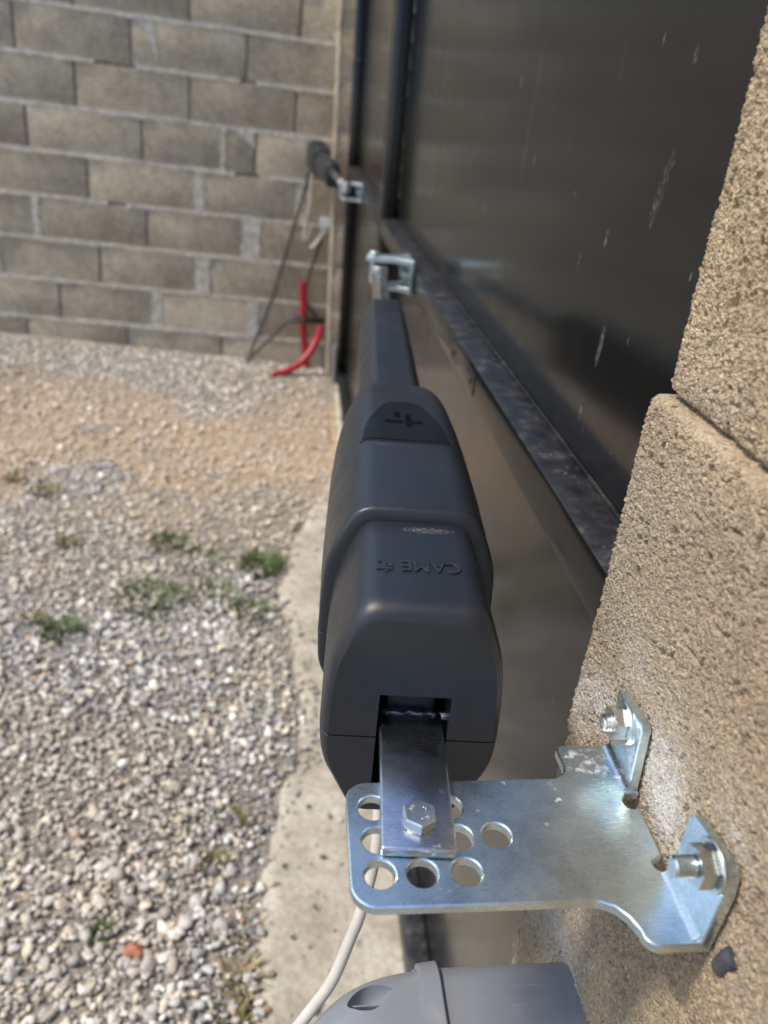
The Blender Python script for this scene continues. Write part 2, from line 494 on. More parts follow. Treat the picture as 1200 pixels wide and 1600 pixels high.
def sweep(bm, pts, radii, n=12, caps=True):
    """round tube through pts (list of Vector)"""
    pts = [Vector(p) for p in pts]
    if not hasattr(radii, '__len__'):
        radii = [radii] * len(pts)
    rings = []
    a = None
    for i, p in enumerate(pts):
        d = (pts[min(i + 1, len(pts) - 1)] - pts[max(i - 1, 0)])
        if a is None:
            a, b = frame_of(d)
        else:
            dn = d.normalized()
            a = (a - dn * a.dot(dn)).normalized()
            b = dn.cross(a)
        rings.append([bm.verts.new(p + radii[i] * (math.cos(t) * a + math.sin(t) * b)) for t in [2 * math.pi * k / n for k in range(n)]])
    for r0, r1 in zip(rings, rings[1:]):
        for k in range(n):
            bm.faces.new((r0[k], r0[(k + 1) % n], r1[(k + 1) % n], r1[k]))
    if caps:
        bm.faces.new(rings[0][::-1]); bm.faces.new(rings[-1])

def smooth_path(pts, k=8):
    P = [np.array(p, float) for p in pts]
    P = [2 * P[0] - P[1]] + P + [2 * P[-1] - P[-2]]
    out = []
    for i in range(1, len(P) - 2):
        for t in np.linspace(0, 1, k, endpoint=False):
            p0, p1, p2, p3 = P[i - 1:i + 3]
            out.append(0.5 * ((2 * p1) + (-p0 + p2) * t + (2 * p0 - 5 * p1 + 4 * p2 - p3) * t * t + (-p0 + 3 * p1 - 3 * p2 + p3) * t ** 3))
    out.append(P[-2])
    return [Vector(p) for p in out]

def lathe(bm, prof, axis='x', c=(0, 0, 0), n=32, a0=0.0):
    """prof: list of (along, radius); closed with caps when radius > 0"""
    rings = []
    for (h, r) in prof:
        ring = []
        for k in range(n):
            t = a0 + 2 * math.pi * k / n
            p = {'x': (h, r * math.cos(t), r * math.sin(t)), 'y': (r * math.sin(t), h, r * math.cos(t)), 'z': (r * math.cos(t), r * math.sin(t), h)}[axis]
            ring.append(bm.verts.new((p[0] + c[0], p[1] + c[1], p[2] + c[2])))
        rings.append(ring)
    for r0, r1 in zip(rings, rings[1:]):
        for k in range(n):
            bm.faces.new((r0[k], r0[(k + 1) % n], r1[(k + 1) % n], r1[k]))
    bm.faces.new(rings[0][::-1]); bm.faces.new(rings[-1])

def hexnut(bm, axis, c, af, h, bore=0.0):
    """hex prism with chamfered rim, from c along +axis by h"""
    R = af / 2 / math.cos(math.pi / 6)
    lathe(bm, [(0, R * 0.985), (h * 0.12, R), (h * 0.86, R), (h, R * 0.90)], axis, c, 6, math.pi / 6)

def extrude_poly(polys, depth, bevel, mapf):
    """filled 2D polygons (first outer, rest holes) with a small bevel -> bmesh, mapped by mapf(x, y, h)"""
    cu = bpy.data.curves.new("tmp", 'CURVE')
    cu.dimensions = '2D'
    cu.fill_mode = 'BOTH'
    cu.extrude = depth / 2 - bevel
    cu.bevel_depth = bevel
    cu.bevel_resolution = 0
    cu.offset = -bevel
    for p in polys:
        s = cu.splines.new('POLY')
        s.points.add(len(p) - 1)
        for q, (x, y) in zip(s.points, p):
            q.co = (x, y, 0, 1)
        s.use_cyclic_u = True
    o = bpy.data.objects.new("tmp", cu)
    COL.objects.link(o)
    dg = bpy.context.evaluated_depsgraph_get()
    me = bpy.data.meshes.new_from_object(o.evaluated_get(dg))
    bpy.data.objects.remove(o); bpy.data.curves.remove(cu)
    bm = bmesh.new(); bm.from_mesh(me); bpy.data.meshes.remove(me)
    bmesh.ops.remove_doubles(bm, verts=bm.verts, dist=1e-6)
    for v in bm.verts:
        v.co = Vector(mapf(*v.co))
    return bm

def text_bm(txt, depth, size, bevel=0.0):
    cu = bpy.data.curves.new("tmp", 'FONT')
    cu.body = txt; cu.size = size; cu.extrude = depth / 2
    cu.bevel_depth = bevel
    cu.align_x = 'CENTER'; cu.align_y = 'CENTER'
    o = bpy.data.objects.new("tmp", cu)
    COL.objects.link(o)
    dg = bpy.context.evaluated_depsgraph_get()
    me = bpy.data.meshes.new_from_object(o.evaluated_get(dg))
    bpy.data.objects.remove(o); bpy.data.curves.remove(cu)
    bm = bmesh.new(); bm.from_mesh(me); bpy.data.meshes.remove(me)
    return bm

def cut(o, bm_cut):
    """boolean difference, applied"""
    me = bpy.data.meshes.new("tmp")
    bmesh.ops.recalc_face_normals(bm_cut, faces=bm_cut.faces)
    bm_cut.to_mesh(me); bm_cut.free()
    c = bpy.data.objects.new("tmp", me); COL.objects.link(c)
    if o.parent: c.parent = o.parent
    md = o.modifiers.new("b", 'BOOLEAN'); md.operation = 'DIFFERENCE'; md.object = c; md.solver = 'EXACT'
    bpy.context.view_layer.update()
    dg = bpy.context.evaluated_depsgraph_get()
    new = bpy.data.meshes.new_from_object(o.evaluated_get(dg))
    o.modifiers.clear()
    bm = bmesh.new(); bm.from_mesh(new); bpy.data.meshes.remove(new)
    shade(bm, 32)
    bm.to_mesh(o.data); bm.free()
    bpy.data.objects.remove(c); bpy.data.meshes.remove(me)

def copy_tree(o, parent=None):
    c = o.copy(); COL.objects.link(c)
    if parent is not None: c.parent = parent
    for ch in [x for x in scene.objects if x.parent == o]:
        copy_tree(ch, c)
    return c

# 2D noises for relief
def hash2(ix, iy, s):
    h = np.sin(ix * 127.1 + iy * 311.7 + s * 74.7) * 43758.5453
    return h - np.floor(h)

def vnoise(x, y, s=0):
    ix, iy = np.floor(x), np.floor(y)
    fx, fy = x - ix, y - iy
    fx = fx * fx * (3 - 2 * fx); fy = fy * fy * (3 - 2 * fy)
    a, b = hash2(ix, iy, s), hash2(ix + 1, iy, s)
    c, d = hash2(ix, iy + 1, s), hash2(ix + 1, iy + 1, s)
    return (a * (1 - fx) + b * fx) * (1 - fy) + (c * (1 - fx) + d * fx) * fy

def worley(x, y, s=0):
    ix, iy = np.floor(x), np.floor(y)
    best = np.full(x.shape, 9.0); rid = np.zeros(x.shape)
    for dx in (-1, 0, 1):
        for dy in (-1, 0, 1):
            cx, cy = ix + dx, iy + dy
            px = cx + hash2(cx, cy, s + 1); py = cy + hash2(cx, cy, s + 2)
            d = np.hypot(px - x, py - y)
            m = d < best
            best = np.where(m, d, best); rid = np.where(m, hash2(cx, cy, s + 3), rid)
    return best, rid

def mesh_np(name, V, F):
    me = bpy.data.meshes.new(name)
    V = np.asarray(V, np.float32); F = np.asarray(F, np.int32)
    k = F.shape[1]
    me.vertices.add(len(V)); me.vertices.foreach_set('co', V.ravel())
    me.loops.add(F.size); me.loops.foreach_set('vertex_index', F.ravel())
    me.polygons.add(len(F)); me.polygons.foreach_set('loop_start', np.arange(0, F.size, k, dtype=np.int32))
    me.update(calc_edges=True)
    me.validate()
    return me

# ------------------------------------------------------------------ ground
def gz(x):
    return -1.351 - 0.057 * np.clip(x, -3.0, 0.6)

def strip_edge(y):
    ys = [0.0, 0.45, 0.74, 0.92, 1.10, 1.22, 1.33, 1.5, 1.75, 2.0, 2.28, 2.7, 3.1, 3.6, 4.3]
    xs = [-0.06, -0.05, -0.045, -0.05, -0.035, -0.012, 0.03, 0.03, -0.005, -0.04, 0.0, 0.10, 0.19, 0.21, 0.21]
    return np.interp(y, ys, xs)

gx = np.unique(np.concatenate([np.array([-600, -120, -40, -15, -7]), np.arange(-5, 1.01, 0.08), np.array([1.5, 3, 8, 25, 90, 600])]))
gy = np.unique(np.concatenate([np.array([-600, -120, -40, -12, -5, -2]), np.arange(-1, 6.01, 0.08), np.array([8, 14, 40, 120, 600])]))
GX, GY = np.meshgrid(gx, gy, indexing='ij')
GZ = gz(GX) + 0.010 * (vnoise(GX * 4.0, GY * 4.0, 3) - 0.5) * (np.abs(GX) < 6)
V = np.stack([GX, GY, GZ - 0.004], -1).reshape(-1, 3)
ni, nj = GX.shape
I = np.arange(ni * nj).reshape(ni, nj)
F = np.stack([I[:-1, :-1], I[1:, :-1], I[1:, 1:], I[:-1, 1:]], -1).reshape(-1, 4)
o = link("gravel_ground", mesh_np("gravel_ground", V, F), M_GROUND)
for p in o.data.polygons: p.use_smooth = True
tag(o, "yard ground of bare ochre earth and gravel", kind='structure')

# concrete threshold strip under the gate
ys = np.arange(-0.2, 4.31, 0.02)
rows = []
for y in ys:
    e = strip_edge(y) + 0.012 * (vnoise(np.array(y * 17.0), np.array(0.3), 5) - 0.5) + 0.012 * (vnoise(np.array(y * 55.0), np.array(2.3), 8) - 0.5)
    rr = []
    for t in np.linspace(0, 1, 22):
        x = e + t * (0.42 - e)
        z = gz(np.array(x)) + 0.0065 + 0.002 * (vnoise(np.array(x * 20), np.array(y * 20), 4) - 0.5)
        if t == 0: z -= 0.022
        rr.append((x if t != 0 else e - 0.006, y, float(z)))
    rows.append(rr)
V = np.array(rows).reshape(-1, 3); ni, nj = len(ys), 22
I = np.arange(ni * nj).reshape(ni, nj)
F = np.stack([I[:-1, :-1], I[:-1, 1:], I[1:, 1:], I[1:, :-1]], -1).reshape(-1, 4)
o = link("concrete_strip", mesh_np("concrete_strip", V, F[:, ::-1]), M_STRIP)
for p in o.data.polygons: p.use_smooth = True
tag(o, "pale pitted concrete strip running beneath the gate", kind='structure')

# gravel: real stones, one object of uncountable pieces
def ico(sub):
    bm = bmesh.new(); bmesh.ops.create_icosphere(bm, subdivisions=sub, radius=1.0)
    v = np.array([x.co[:] for x in bm.verts]); f = np.array([[q.index for q in x.verts] for x in bm.faces]); bm.free()
    return v, f

def stones(n, xs, ys, size, sub, cols, zoff):
    v0, f0 = ico(sub)
    k = len(v0)
    # a dozen lumpy base shapes
    shapes = []
    for s in range(24):
        r = np.random.default_rng(100 + s)
        v = v0.copy()
        for _ in range(5):                      # flatten with random planes -> crushed-stone facets
            d = r.normal(size=3); d /= np.linalg.norm(d); h = r.uniform(0.45, 0.8)
            t = v @ d
            v = v - np.where(t > h, t - h, 0)[:, None] * d
        v += r.normal(scale=0.05, size=v.shape)
        v *= np.array([1.15, r.uniform(0.7, 1.0), r.uniform(0.45, 0.75)])
        shapes.append(v)
    shapes = np.array(shapes)
    pick = rng.integers(0, 24, n)
    P = shapes[pick] * size[:, None, None]
    # random rotation about z plus a tilt
    a = rng.uniform(0, 2 * np.pi, n); t = rng.normal(scale=0.35, size=n); t2 = rng.normal(scale=0.35, size=n)
    def rot(P, i, j, ang):
        c, s = np.cos(ang)[:, None], np.sin(ang)[:, None]
        A, B = P[..., i].copy(), P[..., j].copy()
        P[..., i] = c * A - s * B; P[..., j] = s * A + c * B
    rot(P, 1, 2, t); rot(P, 0, 2, t2); rot(P, 0, 1, a)
    P[..., 0] += xs[:, None]; P[..., 1] += ys[:, None]; P[..., 2] += zoff[:, None]
    F = (f0[None] + (np.arange(n) * k)[:, None, None]).reshape(-1, 3)
    C = np.repeat(cols, k, axis=0)
    return P.reshape(-1, 3), F, C

PAL = np.array([[.31, .305, .29], [.43, .415, .385], [.55, .53, .49], [.68, .65, .59], [.53, .46, .35], [.64, .56, .43], [.20, .20, .20], [.78, .75, .69], [.38, .355, .33], [.42, .28, .19]])
PW = np.array([.17, .19, .17, .12, .10, .07, .06, .04, .06, .02]); PW = PW / PW.sum()

def gravel_field():
    n = 185000
    xs = rng.uniform(-2.9, 0.16, n); ys = rng.uniform(0.28, 4.27, n)
    keep = xs > -0.55 - 0.52 * ys                       # the wedge the place shows, with room to step aside
    xs, ys = xs[keep], ys[keep]
    e = strip_edge(ys)
    wob = (vnoise(xs * 2.6, ys * 2.6, 9) + 0.8 * vnoise(xs * 7, ys * 9, 10)) / 1.8
    band = np.interp(ys + 1.5 * (wob - 0.5), [2.40, 2.72, 3.35, 3.75], [0, 1, 1, 0.1])
    dens = 1.0 - 0.62 * band
    far = np.interp(ys, [3.5, 4.0], [0, 0.35]); dens = dens - far * 0.05
    on = xs - e
    dens = np.where(on > -0.01, dens * np.exp(-np.maximum(on, 0) / 0.018) * 0.5, dens)
    dens = np.where(on > 0.0, np.maximum(dens, 0.022 * (vnoise(xs * 9, ys * 9, 77) > 0.45)), dens)
    spill = (ys > 1.15) & (ys < 1.65) & (on > 0) & (on < 0.05)
    dens = np.where(spill, 0.35, dens)
    far_spill = (ys > 2.2) & (ys < 3.1) & (on > 0) & (on < 0.09)
    dens = np.where(far_spill, 0.35 * (1 - on / 0.09), dens)
    keep = rng.random(len(xs)) < dens
    xs, ys, on, band = xs[keep], ys[keep], on[keep], band[keep]
    n = len(xs)
    size = np.exp(rng.normal(np.log(0.0044), 0.50, n)).clip(0.0019, 0.018)
    size = np.where(on > 0.02, size * 0.7, size)
    ci = rng.choice(len(PAL), n, p=PW)
    cols = PAL[ci] * rng.uniform(0.85, 1.5, (n, 1))
    tint = band[:, None] * rng.uniform(0.35, 0.9, (n, 1))
    cols = cols * (1 - tint) + np.array([.74, .59, .43]) * tint
    warm = np.clip((vnoise(xs * 3, ys * 3, 21) - 0.55) * 2, 0, 0.4)[:, None]
    cols = cols * (1 - warm) + np.array([.60, .51, .38]) * warm * rng.uniform(0.6, 1.2, (n, 1))
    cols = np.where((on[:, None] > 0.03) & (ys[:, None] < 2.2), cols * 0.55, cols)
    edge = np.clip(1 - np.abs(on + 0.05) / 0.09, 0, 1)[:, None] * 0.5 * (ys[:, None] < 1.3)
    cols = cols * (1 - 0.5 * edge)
    zo = gz(xs) + size * 0.22 + rng.uniform(-0.002, 0.005, n) + np.where(on > 0, 0.0085, 0)
    near = (ys < 1.05) & (size > 0.0048)
    Vs, Fs, Cs, base = [], [], [], 0
    for mask, sub in ((near, 2), (~near, 1)):
        v, f, c = stones(mask.sum(), xs[mask], ys[mask], size[mask], sub, cols[mask], zo[mask])
        Vs.append(v); Fs.append(f + base); Cs.append(c); base += len(v)
    V, F, C = np.concatenate(Vs), np.concatenate(Fs), np.concatenate(Cs)
    me = mesh_np("gravel", V, F)
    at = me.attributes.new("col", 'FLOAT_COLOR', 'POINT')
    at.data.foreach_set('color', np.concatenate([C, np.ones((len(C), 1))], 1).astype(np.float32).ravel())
    print("gravel stones", n, "tris", len(F), flush=True)
    o = link("gravel", me, M_STONE)
    tag(o, "loose grey and beige gravel covering the yard", kind='stuff')
gravel_field()

# ------------------------------------------------------------------ near block pillar
def rough_block(z0, z1, x, ycorner, seed, dusty):
    """split-faced block: dense relief on the yard face and round its gate corner"""
    rc = 0.005
    s_rev = np.concatenate([np.linspace(-0.045, -0.006, 6), np.arange(-0.005, -0.0005, 0.0008)])
    s_face = np.concatenate([np.arange(0.0, 0.19, 0.00056), np.linspace(0.191, 0.5, 60)])
    s = np.concatenate([s_rev, s_face])                # arclength from the corner along the face
    z = np.linspace(z0, z1, int((z1 - z0) / 0.0006))
    S, Z = np.meshgrid(s, z, indexing='ij')
    # path: s<0 runs along the reveal (+X), s>0 along the face (-Y)
    px = np.where(S < 0, x + np.maximum(-S, 0), x)
    py = np.where(S < 0, ycorner, ycorner - np.maximum(S, 0))
    ang = np.clip((S + rc) / (2 * rc), 0, 1) * math.pi / 2     # normal turns from +Y to -X
    nx, ny = -np.sin(ang), np.cos(ang)
    rin = rc * (1 - np.maximum(np.abs(nx), np.abs(ny))) * 1.4
    wx, wz = S + 0.0005 * vnoise(S / 0.0011, Z / 0.0011, seed + 20), Z + 0.0005 * vnoise(S / 0.0011, Z / 0.0011, seed + 21)
    w1, r1 = worley(wx / 0.00145, wz / 0.00145, seed)
    w2, r2 = worley(wx / 0.0029, wz / 0.0029, seed + 5)
    h = 0.0008 * r1 * np.clip((0.56 - w1) * 4.5, 0, 1) + 0.0007 * np.clip((0.5 - w2) * 3.5, 0, 1) * (r2 > 0.74)
    p1 = vnoise(S / 0.0042, Z / 0.0042, seed + 7)
    p2 = vnoise(S / 0.0019, Z / 0.0019, seed + 12)
    h = h - 0.0028 * np.clip((p1 - 0.82) / 0.07, 0, 1) - 0.0012 * np.clip((p2 - 0.78) / 0.07, 0, 1)
    h = h + 0.0014 * (vnoise(S / 0.05, Z / 0.05, seed + 9) - 0.5) + 0.0004 * (vnoise(S / 0.009, Z / 0.009, seed + 6) - 0.5)
    edge = np.minimum(Z - z0, z1 - Z)
    h = h - 0.0032 * np.exp(-np.maximum(edge, 0) / 0.0018) - rin
    X = px + nx * h; Y = py + ny * h
    V = np.stack([X, Y, Z], -1).reshape(-1, 3)
    ni, nj = S.shape
    I = np.arange(ni * nj).reshape(ni, nj)
    F = np.stack([I[:-1, :-1], I[1:, :-1], I[1:, 1:], I[:-1, 1:]], -1).reshape(-1, 4)
    # close the body behind with a simple box skin
    back = np.array([[x + 0.19, ycorner, z0], [x + 0.19, ycorner, z1], [x + 0.19, ycorner - 0.5, z0], [x + 0.19, ycorner - 0.5, z1]])
    b0 = len(V); V = np.concatenate([V, back])
    a, b_, c, d = I[0, 0], I[0, -1], I[-1, 0], I[-1, -1]
    Fx = [[a, b_, b0 + 1, b0], [c, b0 + 2, b0 + 3, d], [b0, b0 + 1, b0 + 3, b0 + 2]]
    F = np.concatenate([F, np.array(Fx)])
    me = bpy.data.meshes.new("block")
    me = mesh_np("block", V, F)
    # end caps as ngons
    bm = bmesh.new(); bm.from_mesh(me); bm.verts.ensure_lookup_table()
    bm.faces.new([bm.verts[i] for i in list(I[:, -1]) + [b0 + 3, b0 + 1]])
    bm.faces.new([bm.verts[i] for i in list(I[::-1, 0]) + [b0, b0 + 2]])
    bm.to_mesh(me); bm.free()
    # colour masks: R grey lower zone, G pale mortar dust
    yy, zz = V[:, 1], V[:, 2]
    nz = vnoise(yy * 60, zz * 60, 31)
    grey = np.clip((-0.085 - zz) / 0.06 + 0.9 * (nz - 0.5), 0, 1) * np.clip(0.9 - (0.33 - yy) / 0.30 + (zz < -0.2) * 0.2, 0.15, 0.9)
    def blob(cy, cz, ry, rz, a):
        return a * np.exp(-(((yy - cy) / ry) ** 2 + ((zz - cz) / rz) ** 2))
    dust = blob(.315, -.285, .018, .02, .75) + blob(.29, -.268, .02, .016, .9) + blob(.232, -.253, .016, .020, 1.1) + blob(.218, -.262, .014, .016, .9) + blob(.275, -.225, .02, .01, .35) + blob(.18, -.225, .012, .006, .3)
    dust = dust + blob(.29, -.40, .025, .07, .35) + blob(.255, -.44, .02, .02, .5)
    dust = np.clip(dust * (0.25 + 1.25 * vnoise(yy * 420, zz * 420, 33)) * (0.5 + vnoise(yy * 90, zz * 90, 34)), 0, 0.85)
    C = np.stack([grey, dust, np.zeros_like(grey), np.ones_like(grey)], -1).astype(np.float32)
    at = me.attributes.new("tone", 'FLOAT_COLOR', 'POINT')
    at.data.foreach_set('color', C.ravel())
    for p in me.polygons: p.use_smooth = True
    return me

pil = thing("block_pillar", "rough tan concrete block pillar in the foreground carrying the zinc bracket", "pillar", (0.266, 0.08, -1.36))
PO = Vector((0.266, 0.08, -1.36))
zs_j = [-1.372, -1.163, -0.951, -0.740, -0.529, -0.318, -0.107, 0.103, 0.314, 0.525, 0.735]
for i in range(len(zs_j) - 1):
    a, b_ = zs_j[i] + 0.0012, zs_j[i + 1] - 0.0012
    if -0.6 < a < 0.1:
        x = {5: 0.1645, 4: 0.1655}.get(i, 0.1645)
        yc = 0.3305
        if i >= 6: x, yc = 0.1695, 0.3265
        me = rough_block(a, b_, x, yc, 17 * i + 3, True)
        o = link("block", me, M_NBLOCK)
    else:
        bm = bmesh.new(); box(bm, (0.167, -0.17, a), (0.356, 0.329, b_), 0.004)
        o = put("block", bm, M_NBLOCK)
    o.parent = pil
    o.data.transform(Matrix.Translation(-PO))
bm = bmesh.new()
for zj in zs_j[1:-1]:
    box(bm, (0.1775, -0.165, zj - 0.006), (0.352, 0.318, zj + 0.006), 0.002)
o = put("mortar_joint", bm, M_MORTAR_DARK, pil); o.data.transform(Matrix.Translation(-PO))

# ------------------------------------------------------------------ gate leaves
X0, TUBE = 0.220, 0.043
def make_leaf(y0, y1, free_end, label):
    base = Vector((X0, (y0 + y1) / 2, -1.355))
    t = thing("gate_leaf", label, "gate", base, group="dark metal gate leaves")
    def part(name, bm, mat, parent=t):
        o = put(name, bm, mat, parent); o.data.transform(Matrix.Translation(-base)); return o
    zt, zb = 0.72, -1.355
    for (ya, yb) in ((y0, y0 + TUBE), (y1 - TUBE, y1)):
        bm = bmesh.new(); box(bm, (X0, ya, zb), (X0 + TUBE, yb, zt), 0.0025); part("stile", bm, M_GATE)
    for (za, zc, mt) in ((zb, zb + TUBE, M_LEDGE), (-0.3220, -0.2785, M_LEDGE), (zt - TUBE, zt, M_GATE)):
        bm = bmesh.new(); box(bm, (X0 + 0.0005, y0 + TUBE + .0005, za), (X0 + TUBE - 0.0005, y1 - TUBE - .0005, zc), 0.003)
        bmesh.ops.recalc_face_normals(bm, faces=bm.faces)
        o = part("rail", bm, M_GATE)
        o.data.materials.append(M_LEDGE)
        for p in o.data.polygons:
            if p.normal.z > 0.8: p.material_index = 1
    for (za, zc) in ((zb + TUBE, -0.322), (-0.2785, zt - TUBE)):
        bm = bmesh.new()
        # slightly dished sheet
        r = bmesh.ops.create_grid(bm, x_segments=40, y_segments=16, size=0.5)
        for v in bm.verts:
            u, w = v.co.x + 0.5, v.co.y + 0.5
            v.co = Vector((X0 + TUBE + 0.0012 * math.sin(u * 9 + w * 3) * math.sin(math.pi * u) * math.sin(math.pi * w), y0 + TUBE - 0.004 + u * (y1 - y0 - 2 * TUBE + 0.008), za - 0.004 + w * (zc - za + 0.008)))
        bmesh.ops.solidify(bm, geom=bm.faces[:], thickness=0.002)
        part("panel", bm, M_GATE)
    # sealing bead along the panel foot
    bm = bmesh.new(); box(bm, (X0 + TUBE - 0.004, y0 + TUBE + .001, -0.2783), (X0 + TUBE - 0.0005, y1 - TUBE - .001, -0.2755), 0.001)
    part("sealant_bead", bm, M_LEDGE)
    return t
gate_a = make_leaf(0.362, 2.286, 1, "near dark bronze gate leaf filling the right half behind the foreground actuator")
gate_b = make_leaf(2.307, 4.105, 0, "far dark gate leaf beyond the meeting gap, ending at the distant block pillar")
# flat mounting strip screwed to the near middle rail
base = Vector((X0, (0.362 + 2.293) / 2, -1.355))
bm = bmesh.new(); box(bm, (0.2191, 0.905, -0.3135), (0.2205, 1.07, -0.2865), 0.0005)
strip = put("mounting_strip", bm, mat_plain("bronze_strip", (0.06, 0.054, 0.046), 0.25, 0.4), gate_a); strip.data.transform(Matrix.Translation(-base))
for y in (0.925, 1.05):
    bm = bmesh.new(); lathe(bm, [(0.2178, 0.003), (0.2182, 0.004), (0.2195, 0.004)], 'x', (0, y, -0.300), 12)
    s = put("screw", bm, M_BLACK, strip); s.data.transform(Matrix.Translation(-base))

# ------------------------------------------------------------------ far pillar
fp = thing("block_pillar", "narrow tan reveal of the far block pillar between back wall and gate", "pillar", (0.26, 4.25, -1.36))
FO = Vector((0.26, 4.25, -1.36))
zf = [-1.40, -1.206, -0.994, -0.782, -0.569, -0.356, -0.143, 0.070, 0.283, 0.496, 0.709, 0.9]
lean = -0.012
for a, b_ in zip(zf, zf[1:]):
    bm = bmesh.new()
    box(bm, (0.166, 4.130, a + 0.003), (0.366, 4.36, b_ - 0.003), 0.006)
    dx = lean * ((a + b_) / 2 + 1.36) + random.uniform(-.002, .002)
    for v in bm.verts: v.co.x += dx
    o = put("block", bm, M_PBLOCK, fp); o.data.transform(Matrix.Translation(-FO))
bm = bmesh.new()
for z in zf[1:-1]:
    dx = lean * (z + 1.36)
    box(bm, (0.169 + dx, 4.134, z - 0.006), (0.360 + dx, 4.35, z + 0.006), 0.002)
o = put("mortar_joint", bm, M_MORTAR, fp); o.data.transform(Matrix.Translation(-FO))
bm = bmesh.new()
# rough mortar smear down the yard corner
pts = []
for k in range(60):
    z = -1.36 + k * 0.037
    pts.append((0.176 + lean * (z + 1.36) + random.uniform(-.004, .004), 4.131, z))
sweep(bm, pts, [random.uniform(0.004, 0.009) for _ in pts], 6)
o = put("corner_mortar", bm, M_PMORTAR, fp); o.data.transform(Matrix.Translation(-FO))

# ------------------------------------------------------------------ back wall of blocks
wall = thing("block_wall", "grey concrete block wall with pale mortar beds behind the yard", "wall", (0, 4.33, -1.33), (0, math.radians(2.1), 0))
# wall-plane coordinates: x along, z up, origin at (0, 4.33, -1.33); front face at y = 0
CO = 0.2085
ZB = 0.105 - CO          # bottom of the first (half buried) course
joints = {   # vertical joints read along each course; value = (x, pale mortar width)
    0: [(-0.935, 0.0), (-0.42, 0.0)],
    1: [(-1.28, 0.0), (-0.77, 0.045), (-0.255, 0.045)],
    2: [(-1.06, 0.0), (-0.53, 0.065)],
    3: [(-1.365, 0.02), (-0.815, 0.0), (-0.28, 0.085)],
    4: [(-1.10, 0.0), (-0.55, 0.035), (-0.035, 0.035)],
    5: [(-1.375, 0.0), (-0.83, 0.0), (-0.435, 0.012), (-0.275, 0.0)],
    6: [(-1.135, 0.0), (-0.60, 0.0), (-0.085, 0.0)],
    7: [(-0.87, 0.0), (-0.33, 0.0)],
    8: [(-1.12, 0.0), (-0.60, 0.0), (-0.085, 0.0)],
    9: [(-0.87, 0.0), (-0.36, 0.0)],
    10: [(-1.12, 0.0), (-0.60, 0.0), (-0.085, 0.0)],
}
XL, XR = -5.2, 0.165
mort_bed = bmesh.new(); mort_head = bmesh.new()
back = bmesh.new(); box(back, (XL, 0.012, -0.25), (XR, 0.19, ZB + CO * 11))
put("mortar_core", back, M_MORTAR_DARK, wall)
for c, js in joints.items():
    js = sorted(js)
    first = js[0][0]
    x = first - 0.525
    while x > XL:
        js.insert(0, (x, random.choice([0, 0, 0.03]))); x -= 0.525 + random.uniform(-.01, .01)
    edges = [(XL, 0)] + js + [(XR, 0)]
    z0, z1 = ZB + c * CO + 0.006, ZB + (c + 1) * CO - 0.006
    for (xa, wa), (xb, wb) in zip(edges, edges[1:]):
        lo, hi = xa + max(0.0055, wa / 2), xb - max(0.0055, wb / 2)
        if hi - lo < 0.03: continue
        bm = bmesh.new()
        dy = random.uniform(-0.0025, 0.0025)
        box(bm, (-(hi - lo) / 2, 0, -(z1 - z0) / 2), ((hi - lo) / 2, 0.18, (z1 - z0) / 2), 0.005, 2)
        for v in bm.verts:
            v.co += Vector((random.uniform(-1, 1), random.uniform(-1, 1), random.uniform(-1, 1))) * 0.0012
        o = put("block", bm, M_WBLOCK, wall)
        o.location = ((lo + hi) / 2, dy, (z0 + z1) / 2)
    for (x, w) in js:
        if w > 0.01:
            # pale mortar head joint, rough edges
            n = 10
            for k in range(n):
                za = z0 + (z1 - z0) * k / n; zb_ = z0 + (z1 - z0) * (k + 1) / n
                ww = w / 2 + 0.004 + random.uniform(-.004, .006)
                box(mort_head, (x - ww, -0.003 - random.uniform(0, .002), za - 0.0005), (x + ww + random.uniform(-.004, .004), 0.02, zb_ + 0.0005), 0)
    # pale bed joint squeezed proud in places
    xx = XL
    while xx < XR:
        l = random.uniform(0.012, 0.045)
        gap = vnoise(np.array(xx * 3.1), np.array(c * 3.7), 40) > 0.80 and c > 3
        up = 0.007 + 0.006 * float(vnoise(np.array(xx * 14), np.array(c * 5.1), 41))
        dn = 0.007 + 0.009 * float(vnoise(np.array(xx * 10), np.array(c * 9.3), 42)) ** 2
        dp = -0.001 - 0.009 * float(vnoise(np.array(xx * 12), np.array(c * 2.2), 43))
        if not gap and c > 0:
            box(mort_bed, (xx, dp, ZB + c * CO - dn), (min(xx + l + 0.001, XR), 0.03, ZB + c * CO + up), 0)
        xx += l
put("mortar_head", mort_head, M_MORTAR, wall, 60)['kind'] = 'stuff'
put("mortar_bed", mort_bed, M_MORTAR, wall, 60)['kind'] = 'stuff'
